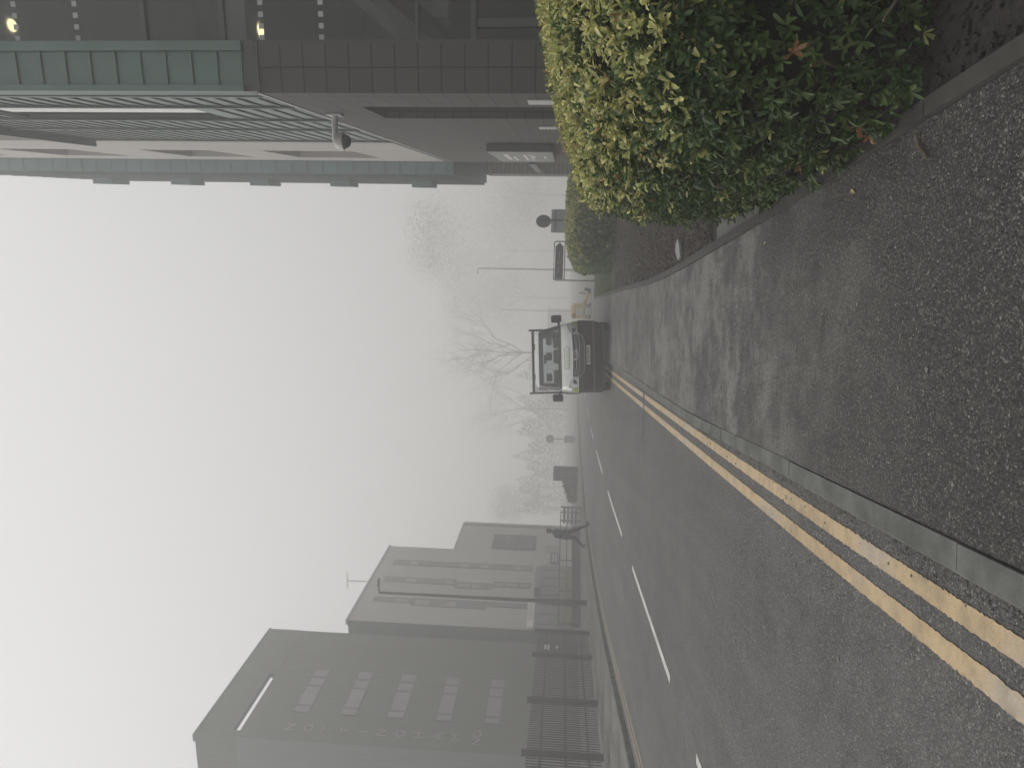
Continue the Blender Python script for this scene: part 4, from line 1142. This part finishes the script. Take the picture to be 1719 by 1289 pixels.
# small yellow digger far behind the van
e = empty('mini_digger', (4.2, 40, ZR), R(-8), 'small yellow digger with lowered boom in the side road behind the van', 'digger')
for x in (-.42, .22):
    b = MB(); b.prism([(-.55, .08), (-.45, 0), (.45, 0), (.55, .08), (.55, .2), (.45, .27), (-.45, .27), (-.55, .2)], x, x + .2, 0, Matrix(((0, 0, 1, 0), (1, 0, 0, 0), (0, 1, 0, 0), (0, 0, 0, 1)))); b.build('track', M['steel'], e)
b = MB(); b.box((-.42, -.5, .29), (.42, .45, .98)); b.box((-.36, -.4, .981), (.34, .2, 1.09)); b.build('body', M['digger'], e, bevel=.06)
b = MB(); b.box((-.22, -.53, .42), (.20, -.502, .80)); b.build('rear_panel', M['plate'], e, bevel=.01)
b = MB(); b.box((-.40, -.52, .82), (-.12, -.503, .97)); b.build('red_decal', M['digger_red'], e)
b = MB(); b.tube([(.30, .1, .55), (.55, .0, .30), (1.0, -.1, .16)], [.12, .11, .08], 6); b.build('boom', M['digger'], e)
b = MB(); b.prism([(.95, .05), (1.22, .0), (1.32, .28), (1.18, .42), (1.1, .22)], -.2, .05, 0, Matrix(((1, 0, 0, 0), (0, 0, 1, 0), (0, 1, 0, 0), (0, 0, 0, 1)))); b.build('bucket', M['dark_steel'], e)
b = MB(); b.tube([(.9, .0, .2), (1.02, 0, .5), (.98, 0, .66)], .03, 6); b.build('arm', M['dark_steel'], e)

# ---------------------------------------------------------------- van parked half on the pavement
van = empty('dropside_van', (0.94, 21.0, -.05), 0, 'white cab dropside van parked half on the pavement facing the camera', 'van', rot=(0, R(-3.1), R(1.5)))
SL = [(.20, .95, .12, .40), (.34, 1.0, .06, .40), (.50, 1.02, .02, .42), (.75, 1.045, .0, .44), (.98, 1.05, .03, .45), (1.12, 1.045, .10, .45), (1.30, 1.03, .24, .42), (1.42, 1.018, .40, .38), (1.485, 1.005, .52, .34), (1.62, .985, .66, .30), (1.80, .955, .84, .28), (2.0, .915, 1.03, .26), (2.12, .885, 1.15, .26), (2.20, .85, 1.27, .26), (2.26, .78, 1.42, .24), (2.29, .62, 1.62, .2)]
SLa = np.array(SL)
def SP(t, z, o=0.0):
    """point on the cab skin: t in -1..1 sweeps the front from side to side, o lifts it outwards"""
    w_, yf, cb = (float(np.interp(z, SLa[:, 0], SLa[:, k])) for k in (1, 2, 3))
    a = math.pi/2*abs(t); p = 4.2 if z > 1.5 else 3.4
    x = (w_ + o)*math.sin(a)**(2/p)*(1 if t >= 0 else -1)
    y = yf - o + (cb)*(1 - math.cos(a)**(2/p)) + o*(1 - math.cos(a))
    return (x, y, z)
def tx(x, z):
    w_ = float(np.interp(z, SLa[:, 0], SLa[:, 1])); p = 4.2 if z > 1.5 else 3.4
    v = min(abs(x)/w_, 1.0)
    return (2/math.pi)*math.asin(min(1, v**(p/2)))*(1 if x >= 0 else -1)
YR = 2.25
zs = [s[0] for s in SL]
zs2 = sorted(set(zs + [1.505, 2.135]))
b = MB(); NT = 28
def ring(z, o=0.0):
    f = [SP(-1 + 2*k/NT, z, o) for k in range(NT + 1)]
    w_ = f[-1][0]
    return [(-w_, YR, z)] + f + [(w_, YR, z)]
# cab skin, left open where the windscreen sits
prev = None; vs = []; fs = []; n = NT + 3
for z in zs2: vs += ring(z)
for i in range(len(zs2) - 1):
    for k in range(n - 1):
        if 1.504 <= zs2[i] and zs2[i+1] <= 2.136 and 3 <= k <= n - 5: continue
        fs.append((i*n + k, i*n + k + 1, (i+1)*n + k + 1, (i+1)*n + k))
fs.append(tuple((len(zs2) - 1)*n + k for k in range(n)))
b.add(vs, fs); b.build('cab', M['van_white'], van, smooth=True)
def patch(name, zf, m, parent=van, o=.008, th=.012, nx=16, smooth=True):
    """zf: list of (z, x0, x1); lies on the cab skin, lifted by o"""
    b = MB(); vs = []; fs = []
    for lay in (o, o - th):
        for z, x0, x1 in zf:
            t0, t1 = tx(x0, z), tx(x1, z)
            for k in range(nx + 1): vs.append(SP(t0 + (t1 - t0)*k/nx, z, lay))
    R_, C_ = len(zf), nx + 1
    for i in range(R_ - 1):
        for k in range(nx):
            a = i*C_ + k; fs.append((a, a+1, a+C_+1, a+C_)); a += R_*C_; fs.append((a, a+C_, a+C_+1, a+1))
    for i in range(R_ - 1):
        for k in (0, nx):
            a = i*C_ + k; fs.append((a, a+C_, a+C_+R_*C_, a+R_*C_))
    for k in range(nx):
        for i in (0, R_ - 1):
            a = i*C_ + k; fs.append((a, a+1, a+1+R_*C_, a+R_*C_))
    b.add(vs, fs); return b.build(name, m, parent, smooth=smooth)
# windscreen, its black surround and what shows behind it
patch('windscreen', [(z, -x, x) for z, x in ((1.505, .905), (1.62, .895), (1.75, .88), (1.9, .86), (2.03, .835), (2.135, .80))], M['screen_glass'], o=.004, th=.006)
patch('windscreen_surround', [(1.445, -.955, .955), (1.48, -.95, .95), (1.512, -.94, .94)], M['black_gloss'], o=.008)
patch('windscreen_surround', [(2.128, -.835, .835), (2.155, -.82, .82)], M['black_gloss'], o=.008)
for s in (-1, 1):
    patch('windscreen_surround', [(z, s*x0, s*x1) for z, x0, x1 in ((1.513, .90, .945), (1.62, .885, .93), (1.75, .865, .915), (1.9, .845, .895), (2.03, .82, .865), (2.127, .795, .835))], M['black_gloss'], o=.008, nx=4)
b = MB(); b.box((-.93, .75, .9), (.93, 2.2, 1.50)); b.build('dashboard', M['cab_inner'], van, bevel=.08)
b = MB(); b.box((-.95, 2.12, 1.2), (.95, 2.16, 1.55)); b.box((-.93, 2.12, 2.03), (.93, 2.16, 2.2)); b.box((-.95, 2.12, 1.551), (-.72, 2.16, 2.029)); b.box((.72, 2.12, 1.551), (.95, 2.16, 2.029)); b.build('bulkhead', M['cab_inner'], van)
for x, w_ in ((-.55, .24), (.12, .22), (.62, .24)):
    b = MB(); b.box((x - w_, 1.75, 1.3), (x + w_, 1.95, 1.70)); st = b.build('seat', M['seat'], van, bevel=.06)
    b = MB(); b.box((x - .13, 1.78, 1.74), (x + .13, 1.9, 1.93)); b.build('headrest', M['seat'], st, bevel=.05)
b = MB(); b.box((-.15, 1.02, 1.90), (.13, 1.06, 1.99)); b.build('rear_view_mirror', M['black_gloss'], van, bevel=.015)
b = MB(); b.tube([(.57 + .17*math.cos(a), 1.12 + .08*math.sin(a), 1.56 + .14*math.sin(a)) for a in np.linspace(0, 6.283, 17)], .014, 6); b.build('steering_wheel', M['black_gloss'], van)
# bumper, grille, lights
patch('bumper', [(.21, -.93, .93), (.30, -1.0, 1.0), (.52, -1.03, 1.03), (.56, -1.04, 1.04), (.74, -1.05, 1.05), (.86, -1.05, 1.05), (.95, -1.05, 1.05)], M['black_plastic'], o=.035, th=.05, nx=30)
patch('bumper_highlight', [(.475, -1.0, 1.0), (.50, -1.0, 1.0), (.525, -1.0, 1.0)], M['cab_inner'], o=.055, th=.03, nx=30)  # lighter grey strip added as a highlight on the black bumper
patch('grille', [(.77, -.42, .46), (.80, -.50, .54), (.88, -.60, .64), (1.0, -.59, .62), (1.12, -.60, .63)], M['black_gloss'], o=.045, th=.05)
gb = MB()
def strip_on(zs_, th_, o):
    pts_ = [SP(tx(x, z), z, o) for x, z in zs_]
    gb.tube(pts_, th_, 6)
strip_on([(-.62, 1.13), (-.5, 1.125), (-.3, 1.115), (0, 1.105), (.3, 1.115), (.5, 1.125), (.64, 1.13)], .015, .05)
for zc in (.91, 1.01): 
    for dz in (0,): strip_on([(-.60, zc + .05), (-.42, zc + .035 + dz*.2), (-.36, zc + dz), (0, zc - .01 + dz), (.40, zc + dz), (.46, zc + .035 + dz*.2), (.64, zc + .05)], .0065, .05)
strip_on([(-.60, 1.09), (-.60, .93), (-.48, .80), (-.40, .775), (0, .765), (.44, .775), (.52, .80), (.63, .93), (.63, 1.09)], .009, .05)
gb.build('grille_bars', M['chrome'], van, smooth=True)
bb = MB()
cz, cx = 1.02, .02
bb.tube([SP(tx(cx + .125*math.cos(a), cz + .09*math.sin(a)), cz + .09*math.sin(a), .075) for a in np.linspace(0, 6.283, 25)], .011, 6)
for q in ([(-.075, -.05), (.0, .065), (.075, -.05)], [(-.045, -.005), (.0, -.065), (.045, -.005)]):
    bb.tube([SP(tx(cx + x, cz + z), cz + z, .078) for x, z in q], .010, 6)
bb.build('badge', M['chrome'], van, smooth=True)
for s in (-1, 1):
    f = patch('headlight', [(.955, s*.64, s*.90), (.99, s*.61, s*.90), (1.06, s*.62, s*.91), (1.14, s*.66, s*.94), (1.20, s*.74, s*.965), (1.245, s*.86, s*.975)], M['headlamp'], o=.022, th=.04, nx=10)
    g = MB(); g.tube([SP(tx(s*x, z), z, .028) for x, z in ((.90, .957), (.64, .957), (.61, .99), (.62, 1.06), (.66, 1.14), (.74, 1.20), (.86, 1.245), (.97, 1.25))], .009, 6); g.build('rim', M['chrome'], f)
    g = MB(); g.lathe([(.06, 0), (.065, .012), (.02, .016)], 16, 0, Matrix.Translation(SP(tx(s*.75, 1.05), 1.05, .024)) @ Matrix.Rotation(R(90), 4, 'X')); g.build('lens', M['black_gloss'], f)
    g = MB(); g.tube([SP(tx(s*x, z), z, .026) for x, z in ((.66, 1.10), (.80, 1.16), (.93, 1.18))], .012, 6); g.build('indicator', M['white_plastic'], f)
    patch('corner_marker', [(.965, s*.915, s*1.044), (1.05, s*.925, s*1.044), (1.13, s*.955, s*1.036)], M['hivis'], o=.014, th=.02, nx=6)
    f = patch('fog_light_recess', [(.60, s*.60, s*.92), (.70, s*.58, s*.95), (.78, s*.66, s*.95)], M['black_gloss'], o=.048, th=.02, nx=8)
    b = MB(); b.tube([SP(tx(s*x, z), z, .05) for x, z in ((.55, .86), (.66, .84), (.80, .80), (.95, .80))], .02, 6); b.build('bumper_crease', M['black_plastic'], van, smooth=True)
    # mirrors
    sx = s
    b = MB(); b.tube([(sx*.99, .95, 1.48), (sx*1.10, .93, 1.52), (sx*1.18, .92, 1.55)], .035, 8); b.build('mirror_arm', M['black_plastic'], van, smooth=True)
    b = MB(); b.box((sx*1.10, .86, 1.42), (sx*1.33, .99, 1.74)); mo = b.build('mirror', M['black_plastic'], van, bevel=.05)
    b = MB(); b.box((sx*1.12, .991, 1.45), (sx*1.31, .996, 1.71)); b.build('mirror_glass', M['chrome'], mo)
    # side glass
    b = MB(); b.add([(sx*.992, 1.0, 1.50), (sx*.992, 2.0, 1.50), (sx*.912, 2.0, 2.05), (sx*.912, 1.35, 2.05)], [(0, 1, 2, 3)]); b.build('side_window', M['dark_glass'], van)
    b = MB(); b.box((sx*1.0, 1.2, 1.3), (sx*1.035, 1.42, 1.335)); b.build('door_handle', M['black_plastic'], van)
patch('number_plate', [(.60, -.25, .29), (.66, -.25, .29), (.715, -.25, .29)], M['plate'], o=.052, th=.01)
text_obj('plate_lettering', 'BY20 FWT', .118, M['black_gloss'], van, (.02, -.058, .658), (R(90), 0, 0), .002, stretch=.86, bold=.002)
# bonnet sticker
patch('sticker', [(1.22, -.34, .26), (1.26, -.36, .28), (1.31, -.36, .28), (1.35, -.34, .26)], M['sticker'], o=.007, th=.008)
sb = MB()
def inkline(q, r_=.006): sb.tube([SP(tx(x, z), z, .010) for x, z in q], r_, 5)
inkline([(-.34, 1.22), (-.1, 1.22), (.26, 1.22), (.28, 1.26), (.28, 1.31), (.26, 1.35), (-.1, 1.35), (-.34, 1.35), (-.36, 1.31), (-.36, 1.26), (-.34, 1.22)], .007)
for k in range(7): inkline([(-.28 + .075*k, 1.265), (-.26 + .075*k, 1.305), (-.235 + .075*k, 1.268)], .004)
sb.build('sticker_print', M['sticker_ink'], van)
wp = MB()
for x0, x1 in ((-.75, -.1), (-.05, .62)): wp.tube([SP(tx(x0, 1.49), 1.49, .025), SP(tx((x0+x1)/2, 1.515), 1.515, .02), SP(tx(x1, 1.55), 1.55, .018)], .010, 5)
wp.build('wiper', M['black_gloss'], van)
b = MB(); b.tube([(.0, 1.55, 2.28), (.0, 1.62, 2.55)], .006, 5); b.build('antenna', M['black_gloss'], van)
b = MB(); b.box((-.30 + .62, 1.50, 2.24), (-.12 + .62, 1.56, 2.305)); b.box((-.62, 1.50, 2.22), (-.44, 1.56, 2.29)); b.build('roof_marker', M['black_gloss'], van)
# headboard, bed, chassis, wheels
b = MB()
b.box((-1.06, 2.34, .85), (-1.0, 2.40, 2.50)); b.box((1.0, 2.34, .85), (1.06, 2.40, 2.50)); b.box((-.999, 2.345, 2.33), (.999, 2.395, 2.41))
for z in (.95, 1.45): b.box((-.999, 2.35, z), (.999, 2.39, z + .05))
b.build('headboard_frame', M['dark_steel'], van)
b = MB()
for k in range(33): b.box((-.99 + .06*k, 2.36, .9), (-.983 + .06*k, 2.366, 2.328))
for k in range(24): b.box((-.99, 2.368, .92 + .06*k), (.99, 2.372, .927 + .06*k))
b.build('headboard_mesh', M['dark_steel'], van)
b = MB(); b.box((-1.05, 2.42, .80), (1.05, 5.6, .90)); b.build('bed_floor', M['dark_steel'], van)
for a, c in (((-1.06, 2.42, .901), (-1.02, 5.6, 1.30)), ((1.02, 2.42, .901), (1.06, 5.6, 1.30)), ((-1.01, 5.56, .901), (1.01, 5.6, 1.30))):
    b = MB(); b.box(a, c); b.build('dropside', M['steel'], van)
b = MB(); b.box((-.45, .5, .38), (-.33, 5.5, .62)); b.box((.33, .5, .38), (.45, 5.5, .62)); b.box((-.76, .25, .16), (.76, .45, .42)); b.box((-.76, .62, .24), (.76, 2.2, .9)); b.build('chassis', M['black_plastic'], van)
for x in (-.90, .90):
    for y in (.72, 4.2):
        Mx = Matrix.Translation((x, y, .345)) @ Matrix.Rotation(R(90), 4, 'Y')
        wb = MB(); wb.lathe([(.20, -.115), (.31, -.118), (.338, -.095), (.345, -.04), (.345, .04), (.338, .095), (.31, .118), (.20, .115)], 28, 0, Mx); wo = wb.build('wheel', M['tyre'], van, smooth=True)
        wb = MB(); wb.lathe([(.05, -.125), (.19, -.119), (.198, -.10), (.198, .10), (.19, .119), (.05, .125)], 20, 0, Mx); wb.build('rim', M['steel'], wo, smooth=True)

# ---------------------------------------------------------------- person
def person():
    J = {}
    # profile walk towards +x; z up; y depth
    joints = [('pelvis', (0, 0, .95), .155, None), ('belly', (.015, 0, 1.08), .165, 'pelvis'), ('chest', (.04, 0, 1.27), .185, 'belly'), ('collar', (.075, 0, 1.43), .12, 'chest'),
              ('neck', (.12, 0, 1.52), .058, 'collar'), ('skull', (.165, 0, 1.61), .088, 'neck'), ('crown', (.185, 0, 1.70), .085, 'skull'), ('nose', (.275, 0, 1.615), .016, 'skull'),
              ('hipL', (.02, .09, .90), .12, 'pelvis'), ('kneeL', (.22, .09, .50), .078, 'hipL'), ('calfL', (.29, .09, .36), .068, 'kneeL'), ('ankL', (.43, .09, .02), .042, 'calfL'), ('toeL', (.62, .09, .03), .036, 'ankL'), ('heelL', (.40, .09, -.035), .036, 'ankL'),
              ('hipR', (-.02, -.09, .90), .12, 'pelvis'), ('kneeR', (-.10, -.09, .53), .078, 'hipR'), ('calfR', (-.20, -.09, .40), .068, 'kneeR'), ('ankR', (-.46, -.09, .19), .042, 'calfR'), ('toeR', (-.33, -.09, .045), .036, 'ankR'), ('heelR', (-.50, -.09, .16), .034, 'ankR'),
              ('shL', (.06, .17, 1.38), .075, 'collar'), ('elL', (-.05, .24, 1.13), .056, 'shL'), ('wrL', (.12, .19, 1.00), .045, 'elL'), ('hdL', (.17, .165, .97), .042, 'wrL'),
              ('shR', (.06, -.17, 1.38), .075, 'collar'), ('elR', (-.05, -.24, 1.13), .056, 'shR'), ('wrR', (.12, -.19, 1.00), .045, 'elR'), ('hdR', (.17, -.165, .97), .042, 'wrR')]
    idx = {j[0]: i for i, j in enumerate(joints)}
    me = bpy.data.meshes.new('person')
    me.from_pydata([j[1] for j in joints], [(idx[j[3]], i) for i, j in enumerate(joints) if j[3]], [])
    o = bpy.data.objects.new('person', me); COL.objects.link(o)
    sk = o.modifiers.new('skin', 'SKIN')
    for i, j in enumerate(joints):
        sv = me.skin_vertices[0].data[i]; sv.radius = (j[2], j[2]*(1.12 if j[0] in ('chest', 'belly', 'pelvis') else 1)); sv.use_root = (i == 0)
    sb_ = o.modifiers.new('sub', 'SUBSURF'); sb_.levels = 2; sb_.render_levels = 2
    dg = bpy.context.evaluated_depsgraph_get(); dg.update()
    m2 = bpy.data.meshes.new_from_object(o.evaluated_get(dg)); bpy.data.objects.remove(o)
    m2.name = 'person'
    for q in ('navy', 'trouser', 'skin', 'shoe'): m2.materials.append(M[q])
    for p in m2.polygons:
        c = p.center
        p.material_index = 2 if c.z > 1.49 else (0 if c.z > .90 else (1 if not (c.x > .36 and c.z < .08 or c.x < -.3 and c.z < .2) else 3))
        p.use_smooth = True
    return m2
pm = person()
per = bpy.data.objects.new('person', pm); COL.objects.link(per)
per.scale = (1.07, 1.07, 1.04); per.location = (-6.62, 31.75, 0.0); per.rotation_euler = (0, 0, R(-14))
tag(per, 'person in a dark navy jacket striding across the kerb, head bowed, hands pocketed', 'person')
b = MB()
bm = bmesh.new(); bmesh.ops.create_icosphere(bm, subdivisions=3, radius=1)
hv = []
for v in bm.verts: v.co = Vector((.165 + v.co.x*.122 - .012, v.co.y*.110, 1.685 + v.co.z*.118 - .02))
bmesh.ops.delete(bm, geom=[v for v in bm.verts if v.co.x > .22 and v.co.z < 1.69], context='VERTS')
me = bpy.data.meshes.new('hair'); bm.to_mesh(me); bm.free(); link('hair', me, M['hair'], per)
b = MB(); b.lathe([(.188, .84), (.20, .95), (.19, 1.06)], 16, 0, Matrix.Diagonal((1.0, 1.06, 1, 1))); b.build('jacket_hem', M['navy'], per, smooth=True)
b = MB(); b.tube([(.04, -.11, 1.40), (.02, 0, 1.47), (.04, .11, 1.40)], .045, 8); b.build('collar', M['navy'], per, smooth=True)

# ---------------------------------------------------------------- small things lying about
def spot(loc, r_, m, name, label, cat, group=None, z=0.0):
    b = MB(); n = 11; ph = random.uniform(0, 6)
    prof = [r_*(1 + .25*math.sin(3*a + ph) + random.uniform(-.12, .12)) for a in np.linspace(0, 6.283, n, endpoint=False)]
    ps = [(prof[k]*math.cos(6.283*k/n), prof[k]*math.sin(6.283*k/n)*.8) for k in range(n)]
    b.prism(ps, 0.0005, .004); o = b.build(name, m); o.location = (*loc, z + .001)
    return tag(o, label, cat, group)
for x, y in ((.42, 3.41), (.10, 2.76), (-.08, 3.33), (-.30, 2.56), (.20, 9.5), (.03, 2.98), (.70, 4.6), (.35, 5.4), (-.2, 4.4), (.6, 2.5), (.15, 6.7)):
    spot((x, y), random.uniform(.007, .012), M['gum'], 'gum_spot', 'pale flattened gum spot on the near pavement', 'gum', 'gum spots on the pavement')
for x, y in ((-1.05, 4.47), (-1.36, 3.76), (-1.9, 5.2), (-2.4, 6.8), (-1.5, 8.1), (-2.9, 4.9)):
    spot((x, y), random.uniform(.008, .014), M['gum'], 'gum_spot', 'pale speck trodden into the road left of the double yellow lines', 'gum', 'pale specks on the road', ZR)
def leafobj(loc, rz, label, m=M['dryleaf'], L=.05):
    b = MB(); b.add([(0, 0, .002), (L*.35, L*.2, .010), (L*.35, -L*.2, .009), (L*.4, 0, .003), (L, 0, .006), (L*.75, L*.16, .011), (L*.75, -L*.16, .008)], [(0, 3, 1), (0, 2, 3), (1, 3, 5), (3, 4, 5), (3, 2, 6), (3, 6, 4)])
    b.v += [(x, y, z - .0015) for x, y, z in b.v[:7]]; n0 = 7
    b.f += [tuple(reversed([i + n0 for i in f])) for f in b.f[:6]]; b.mi += [0]*6
    o = b.build('fallen_leaf', m); o.location = loc; o.rotation_euler = (0, 0, rz)
    return tag(o, label, 'leaf')
leafobj((.95, 3.47, .002), 1.0, 'pale yellow fallen leaf lying on the pavement below the near hedge')
leafobj((1.02, 4.95, .002), 2.2, 'tiny pale leaf by the edging where the hedge ends', L=.035)
leafobj((-.53, 4.9, ZR + .004), .4, 'pale curled leaf lying in the gutter against the kerb', L=.06)
leafobj((-.98, 4.2, ZR + .003), .4, 'tiny pale leaf out on the road past the double yellow lines', M['gum'], .03)
b = MB(); b.tube([(0, 0, .012), (-.05, -.02, .010), (-.10, -.07, .008), (-.13, -.10, .012)], [.007, .006, .005, .003], 6)
o = b.build('twig', M['twig']); o.location = (1.02, 2.88, 0); tag(o, 'thin brown twig lying on the pavement under the hedge corner', 'twig')
b = MB(); b.prism([(-.12, -.10), (.02, -.13), (.12, -.06), (.11, .06), (.03, .12), (-.10, .08)], .0, .035)
b.v = [(x, y, z + .015*math.sin(x*20)) for x, y, z in b.v]
o = b.build('paper_scrap', M['sign_grey'], bevel=.008); o.location = (1.64, 8.52, .012); o.rotation_euler = (0, 0, .2); tag(o, 'torn white scrap lying on the mulch close to the pavement edging', 'litter')

# ---------------------------------------------------------------- fog
b = MB(); b.box((-330, -330, -1.1), (330, 330, 25.5))
hz = b.build('haze', None); hz['kind'] = 'stuff'; tag(hz, 'pale grey fog filling the whole street', 'fog')
hm = bpy.data.materials.new('fog'); hm.use_nodes = True
t = hm.node_tree; t.nodes.clear()
pv = t.nodes.new('ShaderNodeVolumePrincipled'); pv.inputs['Color'].default_value = (0.951, 0.947, 0.940, 1); pv.inputs['Density'].default_value = 0.0125; pv.inputs['Anisotropy'].default_value = 0.25
mo = t.nodes.new('ShaderNodeOutputMaterial'); t.links.new(pv.outputs[0], mo.inputs['Volume'])
hz.data.materials.append(hm)
